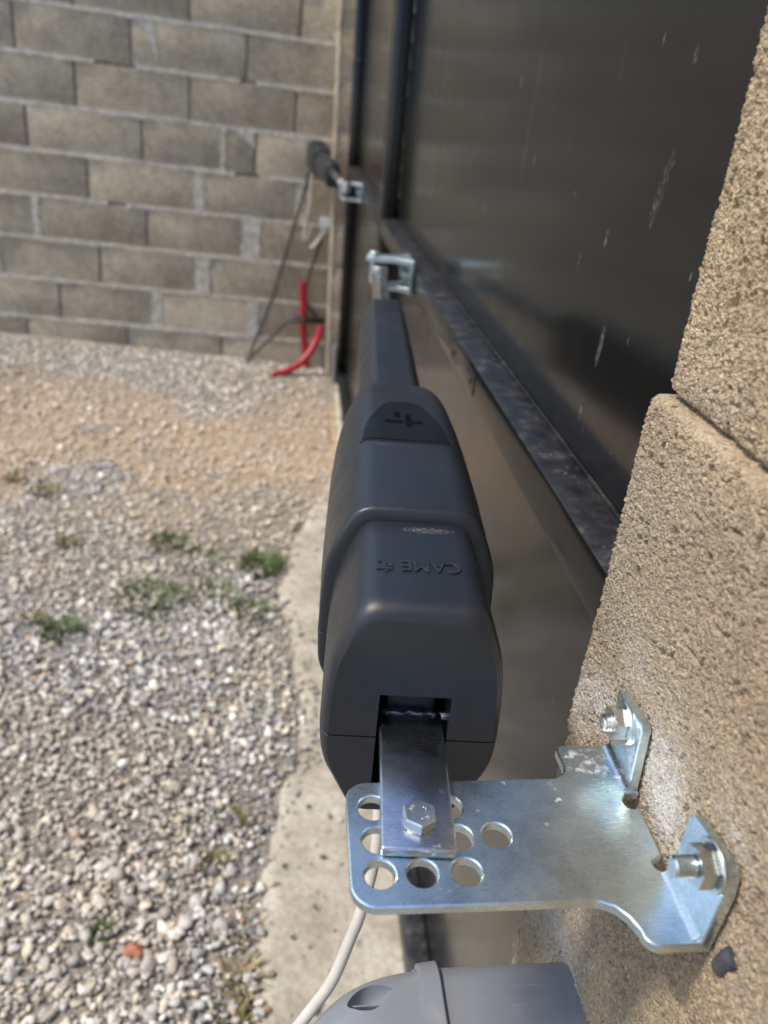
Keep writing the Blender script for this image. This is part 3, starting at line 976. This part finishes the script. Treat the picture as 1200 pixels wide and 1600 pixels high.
# mortar dragged over the block faces below some beds
def smear(x, z, w, h, sgn=1):
    bm = bmesh.new()
    n = 9
    top, bot = [], []
    for k in range(n + 1):
        t = k / n
        top.append((x + (t - 0.5) * w, -0.004, z))
        prof = (t ** 1.5 if sgn > 0 else (1 - t) ** 1.5) if sgn else math.sin(math.pi * t)
        bot.append((x + (t - 0.5) * w * 0.9 + (0.02 if sgn > 0 else 0), -0.0025, z - h * (0.15 + 0.85 * prof) + random.uniform(-.006, .006)))
    vt = [bm.verts.new(p) for p in top]; vb = [bm.verts.new(p) for p in bot]
    vt2 = [bm.verts.new((p[0], 0.01, p[2])) for p in top]; vb2 = [bm.verts.new((p[0], 0.01, p[2])) for p in bot]
    for k in range(n):
        bm.faces.new((vt[k], vt[k + 1], vb[k + 1], vb[k]))
        bm.faces.new((vb[k], vb[k + 1], vb2[k + 1], vb2[k]))
        bm.faces.new((vt2[k], vt2[k + 1], vt[k + 1], vt[k]))
    put("mortar_smear", bm, M_MORTAR, wall)
smear(-0.345, ZB + 6 * CO - 0.004, 0.12, 0.085, 1)
smear(-0.03, ZB + 6 * CO - 0.004, 0.20, 0.045, 0)
smear(-0.805, ZB + 8 * CO - 0.004, 0.08, 0.17, 1)
smear(0.115, ZB + 8 * CO + 0.05, 0.10, 0.30, 1)

# ------------------------------------------------------------------ actuator
A = math.atan(0.0755); B = 0.03
def rot_uvw(az, pitch):
    n = Vector((math.sin(az) * math.cos(pitch), math.cos(az) * math.cos(pitch), -math.sin(pitch)))
    u = Vector((math.cos(az), -math.sin(az), 0)); w = u.cross(n)
    return Matrix((u, n, w)).transposed().to_euler()

def section(pts, k=5):
    """rounded half-section (right side, top to bottom) mirrored -> closed list; pts: (u, w, radius)"""
    full = [(u, w, r) for (u, w, r) in pts] + [(-u, w, r) for (u, w, r) in reversed(pts)]
    n = len(full); out = []
    for i in range(n):
        p0, p1, p2 = (np.array(full[(i + d) % n][:2]) for d in (-1, 0, 1))
        r = full[i][2]
        d0, d1 = p0 - p1, p2 - p1
        l0, l1 = np.linalg.norm(d0), np.linalg.norm(d1)
        r = min(r, l0 * 0.49, l1 * 0.49)
        a, b = p1 + d0 / l0 * r, p1 + d1 / l1 * r
        for t in np.linspace(0, 1, k):
            out.append((1 - t) ** 2 * a + 2 * t * (1 - t) * p1 + t * t * b)
    return np.array(out)

def loft(bm, secs, caps=True):
    """secs: list of (v, Nx2 array)"""
    rings = [[bm.verts.new((p[0], v, p[1])) for p in s] for v, s in secs]
    n = len(rings[0])
    for r0, r1 in zip(rings, rings[1:]):
        for k in range(n):
            bm.faces.new((r0[k], r0[(k + 1) % n], r1[(k + 1) % n], r1[k]))
    if caps:
        bm.faces.new(rings[0][::-1]); bm.faces.new(rings[-1])

def scale_sec(s, su, w_ref, sw):
    q = s.copy(); q[:, 0] *= su; q[:, 1] = w_ref + (q[:, 1] - w_ref) * sw
    return q

def make_actuator(label, loc, rot):
    t = thing("gate_actuator", label, "gate actuator", loc, rot, group="electric swing gate actuators")
    SEAM = -0.001
    # rear cover, upper and lower shell
    def rear(sc=1.0, top=0.0735):
        return section([(0.0285, top, .010), (0.0395, 0.046, .016), (0.0425, 0.018, .012), (0.0435, SEAM, .0005)]), None
    up_pts = lambda g, top: [((0.0280) * g, top, .009), (0.0410 * g, 0.044, .018), (0.0440 * g, 0.018, .010), (0.0446 * g, SEAM + .0004, .0006)]
    lo_pts = lambda g, bot: [(0.0446 * g, SEAM - .0004, .0006), (0.0438 * g, -0.018, .007), (0.028 * g, bot, .006)]
    stations = [(0.0, .90, .0655), (0.0012, .935, .0690), (0.0035, .965, .0715), (0.007, .985, .0731), (0.012, 1.0, .0737), (0.050, 1.0, .0742), (0.094, 1.0, .0742)]
    bm = bmesh.new(); loft(bm, [(v, section(up_pts(g, tp), 6)) for v, g, tp in stations])
    rc = put("rear_cover", bm, M_PLASTIC, t, 40)
    bm = bmesh.new(); loft(bm, [(v, section(lo_pts(g, -0.050 * (0.85 + .15 * g)), 5)) for v, g, tp in stations])
    rl = put("lower_cover", bm, M_PLASTIC, t, 40)
    # slot for the pivot bar
    for o in (rc, rl):
        c = bmesh.new(); box(c, (0.0000 - 0.0168, -0.02, -0.040), (0.0000 + 0.0176, 0.070, 0.0250)); cut(o, c)
    bm = bmesh.new(); box(bm, (0.0000 - 0.0166, 0.066, -0.0395), (0.0000 + 0.0174, 0.0695, 0.0249)); put("slot_lining", bm, M_BLACK, t)
    # main housing
    def main_pts(g, top, wid=1.0, q=1.0):
        return [(0.0318 * g, top, .010 * q), (0.0476 * wid, 0.050 * q + (1 - q) * 0.02, .017 * q), (0.0494 * wid, 0.020 * q, .011), (0.0500 * wid, SEAM + .0004, .0006)]
    def main_lo(wid, bot):
        return [(0.0500 * wid, SEAM - .0004, .0006), (0.0490 * wid, -0.026, .008), (0.031 * wid, bot, .007)]
    ST = [(0.0838, .93, .0740, .90, 1), (0.0846, .965, .0792, .955, 1), (0.0852, .98, .0804, .975, 1), (0.0862, .992, .0811, .99, 1), (0.0880, 1.0, .0813, 1.0, 1), (0.096, 1.0, .0814, 1.0, 1),
          (0.16, 1.0, .0814, 1.03, 1), (0.225, 1.0, .0812, 1.03, 1), (0.262, 1.0, .0804, 1.01, 1), (0.292, .99, .0785, .975, 1), (0.318, .96, .0755, .93, .98),
          (0.340, .91, .0718, .875, .95), (0.359, .84, .0676, .81, .92), (0.372, .76, .0640, .75, .88), (0.381, .68, .0606, .70, .85), (0.386, .62, .0580, .67, .83)]
    bm = bmesh.new(); loft(bm, [(v, section(main_pts(g, tp, wd, q), 6)) for v, g, tp, wd, q in ST])
    mh = put("main_housing", bm, M_PLASTIC, t, 40)
    bm = bmesh.new(); loft(bm, [(v, section(main_lo(wd, -0.056 * (0.4 + .6 * wd)), 5)) for v, g, tp, wd, q in ST])
    put("lower_housing", bm, M_PLASTIC, t, 40)
    # release cap let into the top of the housing
    half = [(-0.0290, 0.1905), (-0.0276, 0.2095), (-0.0238, 0.2310), (-0.0188, 0.2500), (-0.0136, 0.2650), (-0.0104, 0.2705), (-0.0066, 0.2735)]
    cap_pts = [(x - .0012, y - .003) for x, y in half + [(-x, y) for x, y in reversed(half)]]
    def top_at(u, v):
        w = np.interp(v, [0.16, 0.225, 0.262, 0.292], [0.0814, 0.0812, 0.0804, 0.0785])
        return w - max(0, abs(u) - 0.0215) ** 2 * 23
    def conform(pts, lift, sink):
        bm = bmesh.new()
        out = extrude_poly([pts], 0.002, 0.0003, lambda x, y, h: (x, y, h))
        for _ in range(2):
            long = [e for e in out.edges if e.calc_length() > 0.008]
            if long: bmesh.ops.subdivide_edges(out, edges=long, cuts=2, use_grid_fill=False)
        bmesh.ops.triangulate(out, faces=out.faces)
        for v in out.verts:
            v.co.z = top_at(v.co.x, v.co.y) + (lift if v.co.z > 0.0003 else -sink)
        return out
    groove = [(-.0012 + (x + .0012) * 1.055, 0.230 + (y - 0.230) * 1.045) for x, y in cap_pts]
    put("cap_groove", conform(groove, 0.0005, 0.004), M_BLACK, t, 30)
    cap = put("release_cap", conform(cap_pts, 0.0011, 0.003), M_CAP, t, 30)
    # emblem of short bars
    for (u0, u1, v0, v1) in ((-0.0066, -0.0026, .2358, .2458), (-0.0135, -0.0012, .2230, .2276), (0.0010, 0.0054, .2162, .2412), (0.0054, 0.0130, .2234, .2280)):
        bm = bmesh.new(); box(bm, (u0 - .0012, v0 - .003, 0.0800), (u1 - .0012, v1 - .003, 0.0827), 0.0002, 1)
        put("emblem_bar", bm, M_EMBLEM, cap)
    # raised lettering, read from the far side
    bm = text_bm("CAME", 0.0012, 0.0128, 0.00018)
    xs = [v.co.x for v in bm.verts]; ysv = [v.co.y for v in bm.verts]
    sx = 0.0290 / (max(xs) - min(xs)); sy = 0.0098 / (max(ysv) - min(ysv))
    cx, cy = (max(xs) + min(xs)) / 2, (max(ysv) + min(ysv)) / 2
    for v in bm.verts:
        v.co = Vector((0.0050 - (v.co.x - cx) * sx, 0.0368 - (v.co.y - cy) * sy, 0.0742 + v.co.z))
    put("raised_lettering", bm, M_LETTER, rc, 30)
    bm = bmesh.new()
    for (u0, u1, v0, v1) in ((-0.0206, -0.0126, .0325, .0343), (-0.0177, -0.0157, .0346, .0385), (-0.0200, -0.0182, .0390, .0410), (-0.0146, -0.0126, .0355, .0400), (-0.0164, -0.0150, .0303, .0320)):
        box(bm, (u0 - .0012, v0, 0.0736), (u1 - .0012, v1, 0.0749), 0.0002, 1)
    put("raised_emblem", bm, M_LETTER, rc)
    # front tube
    tp = lambda g, top: section([(0.0200 * g, top, .005), (0.0325 * g, 0.030, .012), (0.0340 * g, 0.0, .006), (0.0325 * g, -0.022, .006), (0.0200 * g, -0.040, .006)], 5)
    bm = bmesh.new(); loft(bm, [(0.36, tp(1.0, .0545)), (0.60, tp(0.985, .0540)), (0.79, tp(.97, .0535)), (0.815, tp(.95, .0525)), (0.825, tp(.90, .0495)), (0.829, tp(.82, .044))])
    put("drive_tube", bm, M_PLASTIC, t, 40)
    bm = bmesh.new(); lathe(bm, [(0.826, 0.0175), (0.838, 0.0175), (0.841, 0.015)], 'y', (0, 0, 0.012), 24); put("tube_seal", bm, M_BLACK, t)
    bm = bmesh.new(); lathe(bm, [(0.83, 0.0142), (1.24, 0.0142), (1.243, 0.0120)], 'y', (0, 0, 0.014), 24)
    rod = put("piston_rod", bm, M_ROD, t)
    bm = bmesh.new(); lathe(bm, [(-0.017, 0.014), (-0.015, 0.0165), (0.015, 0.0165), (0.017, 0.014)], 'z', (0, 1.255, 0.014), 20); put("rod_eye", bm, M_ZINC_BOLT, rod)
    return t
act = make_actuator("dark grey gate actuator in the foreground, bolted to the big zinc bracket", (0.0602, 0.275, -0.27), rot_uvw(A, B))
far_act = copy_tree(act)
far_act['label'] = "small far gate actuator pointing back at us beside the distant pillar"
far_act.location = (0.062, 4.235, -0.262)
far_act.rotation_euler = rot_uvw(math.pi - math.atan(0.078), 0.022)

# ------------------------------------------------------------------ rear bracket
def arc(cx, cy, r, a0, a1, n=6):
    return [(cx + r * math.cos(math.radians(a0 + (a1 - a0) * k / n)), cy + r * math.sin(math.radians(a0 + (a1 - a0) * k / n))) for k in range(n + 1)]
def circ(cx, cy, r, n=28):
    return [(cx + r * math.cos(2 * math.pi * k / n), cy + r * math.sin(2 * math.pi * k / n)) for k in range(n)]

def make_bracket(label, loc):
    O = Vector((0.163, 0.215, -0.27))
    t = thing("mounting_bracket", label, "bracket", O, group="zinc brackets bolted to the pillars")
    T = Matrix.Translation(-O)
    def part(name, bm, mat, parent=t, ang=32):
        o = put(name, bm, mat, parent, ang); o.data.transform(T); return o
    outer = (arc(.0375, .1966, .0105, 180, 270, 8) + [(.118, .1862)] + arc(.1225, .1790, .0072, 90, 62, 3) + [(.1305, .1835), (.1345, .1790), (.1370, .1735)]
             + arc(.1430, .1730, .0062, 200, 270, 5) + [(.1625, .1668), (.1625, .1985)] + arc(.1572, .2020, .0036, -60, -200, 8) + [(.1592, .2062), (.1592, .2290)]
             + arc(.1565, .2340, .0036, -40, -215, 8)[0:9] + [(.1560, .2390), (.1625, .2395), (.1625, .2690), (.1365, .2690)] + arc(.1345, .2655, .0035, 90, 180, 4)
             + arc(.1235, .2565, .0080, 0, -90, 6) + [(.043, .2475)] + arc(.0365, .2380, .0095, 90, 180, 6))
    holes = []
    for (x, y) in ((.0390, .2005), (.0560, .2005), (.0741, .2006), (.0391, .2168), (.0558, .2168), (.0736, .2171), (.0385, .2333), (.0552, .2331), (.0718, .2329), (.0903, .2177)):
        holes.append(circ(x, y, .0064, 36))
    bm = extrude_poly([outer] + holes, 0.005, 0.0006, lambda x, y, h: (x, y, h - 0.2725))
    part("plate", bm, M_ZINC, ang=22)
    def tab(poly):
        bm = extrude_poly([poly], 0.005, 0.0006, lambda x, y, h: (h + 0.1605, x, y))
        part("flange", bm, M_ZINC, ang=22)
    tab([(.2395, -.2738), (.2690, -.2738), (.2668, -.262), (.2705, -.250), (.2738, -.2415), (.2730, -.2385), (.2690, -.2372), (.2470, -.2362), (.2450, -.2385), (.2412, -.2700)])
    tab([(.1668, -.2738), (.1985, -.2738), (.1965, -.260), (.1972, -.2360), (.1955, -.2335), (.1880, -.2322), (.1700, -.2300), (.1675, -.2330), (.1660, -.2420)])
    # inner bend fillets
    for (ya, yb) in ((.2410, .2680), (.1685, .1975)):
        bm = bmesh.new(); prof = [(0.1583, -.2703)] + [(.1583 - .005 + .005 * math.sin(a), -.2703 + .005 - .005 * math.cos(a)) for a in np.linspace(0, math.pi / 2, 6)]
        r0 = [bm.verts.new((x, ya, z)) for x, z in prof]; r1 = [bm.verts.new((x, yb, z)) for x, z in prof]
        for k in range(len(prof)):
            bm.faces.new((r0[k], r0[(k + 1) % len(prof)], r1[(k + 1) % len(prof)], r1[k]))
        bm.faces.new(r0); bm.faces.new(r1[::-1])
        part("bend", bm, M_ZINC)
    # wall anchors: washer, nut, threaded stud
    for (y, z, tip) in ((.2596, -.2463, .1465), (.1762, -.2375, .1420)):
        bm = bmesh.new(); lathe(bm, [(.1563, .0098), (.1568, .0102), (.1582, .0102)], 'x', (0, y, z), 32); part("washer", bm, M_ZINC_BOLT)
        bm = bmesh.new(); hexnut(bm, 'x', (.1502, y, z), .0140, .0062)
        part("nut", bm, M_ZINC_BOLT, ang=20)
        bm = bmesh.new()
        prof = [(tip, .0030), (tip + .0006, .0036)]
        x = tip + .0008
        while x < .150:
            prof += [(x, .0041), (x + .0003, .0041), (x + .00065, .0032)]; x += .00125
        prof += [(.156, .0038)]
        lathe(bm, prof, 'x', (0, y, z), 20)
        part("threaded_stud", bm, M_ZINC_BOLT, ang=25)
    # pivot bar that links the plate to the actuator
    ca, sa = math.cos(A), math.sin(A)
    def pb(x, y, z): return (0.0551 + x * ca + (y - .2075) * sa, .2075 - x * sa + (y - .2075) * ca, z)
    bm = bmesh.new(); box(bm, (-.0155, .2068, -.2692), (.0155, .316, -.2642), .0011, 3)
    for v in bm.verts: v.co = Vector(pb(*v.co))
    bar = part("pivot_bar", bm, M_ZINC_BAR)
    bm = bmesh.new(); box(bm, (-.0148, .2085, -.2700), (.0148, .2300, -.2694), .0002, 1)
    for v in bm.verts: v.co = Vector(pb(*v.co))
    part("spacer", bm, M_ZINC_BOLT, bar)
    bm = bmesh.new()
    pts = [(x,   .2862 + random.uniform(-.0010, .0010), -.2640 + random.uniform(-.0006, .0006)) for x in np.linspace(-.0140, .0140, 14)]
    sweep(bm, [pb(*p) for p in pts], [random.uniform(.0010, .0019) for _ in pts], 8)
    part("weld_bead", bm, mat_plain("weld_steel", (0.10, 0.10, 0.11), 0.35, 0.9), bar)
    bm = bmesh.new(); box(bm, (-.0125, .2890, -.300), (.0125, .312, -.2480), .003)
    for v in bm.verts: v.co = Vector(pb(*v.co))
    part("pivot_lug", bm, M_BLACK, bar)
    bm = bmesh.new(); sweep(bm, [pb(.010, .2885, -.2665), pb(.0190, .2885, -.2665)], .0030, 12)
    part("pivot_pin", bm, M_ROD, bar)
    # hexagon bolt
    bc = pb(.0003, .2205, -.2642)
    bm = bmesh.new(); lathe(bm, [(-.0002, .0066), (.0007, .0066)], 'z', bc, 24)
    hexnut(bm, 'z', (bc[0], bc[1], bc[2] + .0006), .0130, .0054)
    bolt = part("bolt_head", bm, M_ZINC_BOLT, ang=20)
    for ch, ang in (("8", 150), ("8", 128), ("M", 42), ("I", 12), ("E", -40), ("G", -88)):
        a = math.radians(ang)
        tb = text_bm(ch, 0.0003, 0.0026)
        R = Matrix.Rotation(a - math.pi / 2, 4, 'Z')
        for v in tb.verts:
            q = R @ v.co
            v.co = Vector((bc[0] + .0038 * math.cos(a) + q.x, bc[1] + .0038 * math.sin(a) + q.y, bc[2] + .0061 + q.z))
        tb2 = tb
        part("head_marking", tb2, M_SCREW, bolt)
    return t
brk = make_bracket("big zinc plated bracket with adjustment holes bolted to the foreground pillar", None)
far_brk = copy_tree(brk)
far_brk['label'] = "zinc bracket on the far pillar, mostly hidden by the small far actuator"
far_brk.location = (0.163, 4.50 - 0.215, -0.262)
far_brk.scale = (1, -1, 1)

# ------------------------------------------------------------------ front clevis brackets on the leaves
def make_clevis(label, y):
    O = Vector((0.2197, y, -0.289))
    t = thing("clevis_bracket", label, "bracket", O, group="zinc brackets holding the rods on the gate")
    def part(name, bm, mat, parent=t, ang=32): return put(name, bm, mat, parent, ang)
    bm = bmesh.new(); box(bm, (-0.008, -0.042, -0.036), (0, 0.046, 0.028), .0015); part("back_plate", bm, M_ZINC_DULL)
    for z in (0.024, -0.028):
        pts = arc(-0.076 if z > 0 else -0.062, -0.002, .0150, 90, 270, 8) + [(-0.030, -0.022), (-0.004, -0.040), (-0.004, 0.044), (-0.030, 0.022)]
        bm = extrude_poly([pts], 0.010, 0.0008, lambda x, y_, h, z=z: (x, y_, h + z))
        part("arm", bm, M_ZINC_DULL)
    bm = bmesh.new(); lathe(bm, [(-0.022, .0068), (0.027, .0068)], 'z', (-0.076, -0.002, 0), 16); part("pin", bm, M_ZINC_DULL)
    bm = bmesh.new(); hexnut(bm, 'z', (-0.076, -0.002, 0.0272), .019, .0090); part("bolt_head", bm, M_ZINC_DULL, ang=20)
    for yy, zz in ((-0.020, -0.004), (0.024, -0.004)):
        bm = bmesh.new(); lathe(bm, [(-0.0100, .012), (-0.0080, .012)], 'x', (0, yy, zz), 20); hexnut(bm, 'x', (-0.0195, yy, zz), .017, .0095); part("nut", bm, M_ZINC_DULL, ang=20)
    return t
clv = make_clevis("nearer zinc clevis bracket joining the foreground rod to the gate rail", 1.545)
far_clv = copy_tree(clv)
far_clv['label'] = "tiny far zinc clevis bracket on the distant gate leaf"
far_clv.location = (0.2197, 3.01, -0.289)

# ------------------------------------------------------------------ grey pipe stub under the bracket
pp = thing("plastic_housing", "grey plastic housing with raised rim and rounded end below the big bracket", "housing", (0.166, 0.206, -0.487))
PQ = Vector((0.166, 0.206, -0.487))
def ppart(name, bm, mat, parent=pp, ang=32):
    o = put(name, bm, mat, parent, ang); o.data.transform(Matrix.Translation(-PQ)); return o
def rrect(hy, hz, r):
    """rounded rectangle section with a slightly crowned top"""
    r = min(r, hy * .98, hz * .98); out = []
    for cx, cz, a0 in ((hy - r, hz - r, 0), (-hy + r, hz - r, 90), (-hy + r, -hz + r, 180), (hy - r, -hz + r, 270)):
        for k in range(9):
            a = math.radians(a0 + 90 * k / 8)
            out.append((cx + r * math.cos(a), cz + r * math.sin(a)))
    return out
def shell(bm, stations):
    rings = []
    for x, hy, hz, r in stations:
        ring = []
        for (y, z) in rrect(hy, hz, r):
            crown = 0.0018 * (1 - (y / hy) ** 2) * (1 if z > 0 else -1)
            ring.append(bm.verts.new((x, 0.206 + y, -0.4785 + z + crown)))
        rings.append(ring)
    n = len(rings[0])
    for r0, r1 in zip(rings, rings[1:]):
        for k in range(n):
            bm.faces.new((r0[k], r0[(k + 1) % n], r1[(k + 1) % n], r1[k]))
    bm.faces.new(rings[0][::-1]); bm.faces.new(rings[-1])
bm = bmesh.new(); shell(bm, [(0.076, .0575, .0510, .016), (0.172, .0580, .0515, .016)]); ppart("housing_body", bm, M_PVC)
bm = bmesh.new(); shell(bm, [(0.0776, .0580, .0520, .016), (0.0782, .0596, .0538, .017), (0.0884, .0606, .0548, .018), (0.0892, .0600, .0542, .018), (0.0896, .0576, .0514, .016)]); ppart("raised_rim", bm, M_PVC)
bm = bmesh.new()
st = []
for t in [math.sin(k / 26 * math.pi / 2) for k in range(26)] + [0.9985]:
    sy = max(0.02, (1 - t ** 2.7) ** 0.5); sz = max(0.02, (1 - t ** 3.2) ** 0.55)
    st.append((0.0790 - 0.0800 * t, .0570 * sy, .0505 * sz, .016 + .02 * t))
shell(bm, st)
cap_o = ppart("rounded_end", bm, M_PVC, ang=40)
# eye-shaped scoop in the cap
cc = bmesh.new()
lathe(cc, [(0.0140 * t, max(1e-5, 0.0082 * (1 - abs(t) ** 1.8))) for t in np.linspace(-1, 1, 19)], 'x', (0, 0, 0), 28)
for v in cc.verts:
    q = Matrix.Rotation(math.radians(10), 3, 'Z') @ Vector((v.co.x, v.co.y, v.co.z * 1.9))
    v.co = q + Vector((0.0490, 0.2440, -0.4285)) - PQ
cut(cap_o, cc)
bm = bmesh.new(); box(bm, (0.038, 0.2435, -0.4420), (0.060, 0.2445, -0.4380), .0004)
ppart("louvre", bm, M_PVC, cap_o)

# ------------------------------------------------------------------ cables and small things
def cable(name, label, pts, r, mat, n=10, cat="cable", group=None):
    bm = bmesh.new(); sweep(bm, smooth_path(pts), r, n)
    return tag(put(name, bm, mat, None, 50), label, cat, group)
cable("power_cable", "pale grey cable hanging from below the foreground actuator past the grey housing",
      [(.054, .330, -.318), (.0545, .315, -.345), (.0529, .2933, -.375), (.0454, .2754, -.400), (.0398, .2685, -.415), (.0305, .2586, -.437), (.021, .2536, -.452), (.0134, .2497, -.462), (.006, .246, -.474), (.001, .245, -.50), (.005, .246, -.56), (.03, .25, -.80), (.06, .26, -1.345)], .0034, M_CABLE_WHITE, 14)
bm = bmesh.new(); sweep(bm, [(.0075, .2470, -.4710), (.0010, .2450, -.4900)], .0065, 16)
tag(put("cable_grommet", bm, M_BLACK), "black rubber grommet around the pale cable at the bottom edge", "grommet")
# dark plug in the pillar
bm = bmesh.new()
lathe(bm, [(0, .0020), (.002, .0044), (.004, .0048), (.005, .0040), (.006, .0050), (.008, .0041), (.009, .0050), (.011, .0041), (.012, .0048), (.014, .0030)], 'z', (0, 0, -.007), 16)
for v in bm.verts:
    v.co = Matrix.Rotation(math.radians(14), 3, 'X') @ Vector((v.co.x * .8, v.co.y * .8, v.co.z * 1.15)) + Vector((.1650, .1600, -.2705))
tag(put("rubber_plug", bm, mat_plain("grey_rubber", (.045, .048, .052), .5), None, 20), "ribbed black plug stuck in the pillar just below the bracket corner", "plug")

# far side: red conduits, dark and pale cables
WY = 4.325
cable("red_conduit", "straight red conduit stub standing up against the back wall", [(.024, WY - .045, -.885), (.030, WY - .045, -1.02), (.036, WY - .05, -1.16), (.050, WY - .06, -1.275), (.062, WY - .07, -1.36)], .0185, M_RED, 16, "conduit", "red conduits at the wall foot")
cable("red_conduit", "bent red conduit lying across the gravel at the pillar foot", [(-.125, 4.03, -1.335), (-.06, 4.06, -1.325), (.02, 4.10, -1.285), (.075, 4.14, -1.225), (.112, 4.18, -1.16), (.130, 4.20, -1.10)], .0185, M_RED, 16, "conduit", "red conduits at the wall foot")
cable("dark_cable", "thin dark cable running straight from the far actuator to the wall foot", [(.035, 4.26, -.335), (.012, 4.28, -.45), (-.06, 4.29, -.70), (-.14, 4.29, -.98), (-.23, 4.28, -1.22), (-.275, 4.25, -1.345)], .0085, M_CABLE_DARK, 8)
cable("dark_cable", "dark cable drooping from the white fitting behind the red conduits to the wall foot", [(.115, 4.28, -.66), (.085, 4.28, -.75), (.05, 4.28, -.86), (.038, 4.285, -.98), (.10, 4.285, -1.08), (.02, 4.25, -1.085), (-.06, 4.25, -1.10), (-.12, 4.25, -1.17), (-.20, 4.24, -1.25), (-.285, 4.24, -1.345)], .0095, M_CABLE_DARK, 8)
cable("pale_cable", "pale looped cable hanging under the far actuator", [(.052, 4.25, -.345), (.048, 4.26, -.46), (.030, 4.27, -.58), (.020, 4.27, -.66), (.036, 4.27, -.655), (.060, 4.27, -.60), (.075, 4.27, -.585)], .0075, M_CABLE_WHITE, 8)
cable("pale_cable", "short pale cable dropping from the white wall fitting", [(.130, 4.28, -.585), (.110, 4.27, -.64), (.080, 4.26, -.685), (.058, 4.26, -.705)], .0090, M_CABLE_WHITE, 8)
bm = bmesh.new(); box(bm, (.104, 4.27, -.600), (.158, 4.325, -.555), .008, 3); sweep(bm, [(.131, 4.29, -.60), (.131, 4.29, -.63)], .016, 12)
tag(put("wall_fitting", bm, mat_plain("white_fitting", (.70, .72, .74), .4)), "small white cable fitting on the back wall beside the far pillar", "fitting")
# black tie strap holding the conduits
bm = bmesh.new(); box(bm, (-.02, WY - .075, -1.100), (.150, WY - .066, -1.068), .003); 
tag(put("black_strap", bm, M_BLACK), "black strap across the red conduits", "strap")
# floor pivot of the far leaf
fpv = thing("floor_pivot", "worn steel pivot post standing at the foot of the far pillar", "gate hinge", (.205, 4.02, -1.362))
bm = bmesh.new(); lathe(bm, [(0, .020), (.02, .020), (.05, .016), (.12, .014), (.17, .019), (.20, .021), (.215, .017)], 'z', (0, 0, 0), 18); put("pivot_post", bm, mat_plain("dull_steel", (.34, .33, .31), .45, .7), fpv)
bm = bmesh.new(); box(bm, (-.035, -.035, -.003), (.035, .035, .008), .002); put("base_plate", bm, M_MORTAR_DARK, fpv)

# red stone
bm = bmesh.new(); bmesh.ops.create_icosphere(bm, subdivisions=3, radius=1)
for v in bm.verts:
    n_ = v.co.copy(); v.co = Vector((n_.x * .0175, n_.y * .0125, n_.z * .0100))
    v.co *= 1 + .18 * math.sin(n_.x * 5 + 1) * math.cos(n_.y * 4) - .12 * max(0, n_.x + n_.y - .4)
    v.co += Vector((-.2496, .8502, -1.3368 + .009))
tag(put("red_stone", bm, M_REDSTONE, None, 25), "red brick fragment lying alone on the grey gravel", "stone")

# grass
def tuft(label, x, y, r, h, n, mat, name="grass_tuft"):
    bm = bmesh.new()
    for _ in range(n):
        a = random.uniform(0, 6.283); d = r * math.sqrt(random.random())
        bx, by = x + d * math.cos(a), y + d * math.sin(a)
        z = float(gz(np.array(bx))) - 0.001
        lean_ = random.uniform(.2, 1.1); hh = h * random.uniform(.4, 1.1); w = random.uniform(.0011, .0026)
        dr = Vector((math.cos(a + random.uniform(-1, 1)), math.sin(a + random.uniform(-1, 1)), 0))
        side = Vector((-dr.y, dr.x, 0)) * w
        p0 = Vector((bx, by, z)); p1 = p0 + dr * hh * lean_ * .3 + Vector((0, 0, hh * .55)); p2 = p0 + dr * hh * lean_ * .9 + Vector((0, 0, hh * (1 - .25 * lean_)))
        v = [bm.verts.new(q) for q in (p0 - side, p0 + side, p1 + side * .8, p1 - side * .8, p2)]
        bm.faces.new(v[:4]); bm.faces.new((v[3], v[2], v[4]))
    o = put(name, bm, mat, None, 180, False)
    tag(o, label, "weed", "weed tufts in the gravel")
tuft("densest green tuft, at the gravel edge touching the concrete strip", -.088, 2.12, .070, .050, 360, M_GRASS)
tuft("wide green weed patch in the middle of the gravel yard", -.40, 1.90, .095, .040, 420, M_GRASS)
tuft("green tuft farther up, above the wide weed patch", -.385, 2.22, .065, .038, 210, M_GRASS)
tuft("rounded green tuft standing alone in the left gravel", -.60, 1.73, .050, .040, 230, M_GRASS)
tuft("low green tuft close below the dense tuft by the strip", -.105, 1.87, .060, .036, 190, M_GRASS)
tuft("sparse green sprigs between the wide patch and the strip", -.225, 1.93, .085, .036, 180, M_GRASS)
tuft("thin green sprigs behind the sparse ones", -.28, 2.12, .085, .036, 140, M_GRASS)
tuft("olive moss tuft far up in the left gravel", -.70, 2.18, .035, .025, 150, M_GRASS_DRY)
tuft("olive tuft at the left edge of the bare earth", -.86, 2.51, .05, .03, 180, M_GRASS_DRY)
tuft("second olive tuft beside the bare earth, nearer the middle", -.99, 2.60, .04, .028, 140, M_GRASS_DRY)
tuft("small yellowish tuft left of the rounded green tuft", -.69, 1.78, .03, .025, 100, M_GRASS_DRY)
tuft("tiny green sprout beside the red stone", -.315, .885, .018, .020, 90, M_GRASS)
tuft("green sprout near the strip halfway down the gravel", -.135, 1.03, .028, .022, 100, M_GRASS_DRY)
tuft("pale green sprout higher along the strip edge", -.10, 1.14, .022, .020, 80, M_GRASS_DRY)
tuft("dry straw clump at the bottom edge of the concrete strip", -.062, .80, .034, .035, 130, M_STRAW)
tuft("mixed green and straw clump at the lowest strip edge", -.075, .73, .028, .028, 110, M_GRASS_DRY)
tuft("straw scraps along the strip edge above the dry clump", -.080, .90, .045, .022, 90, M_STRAW)
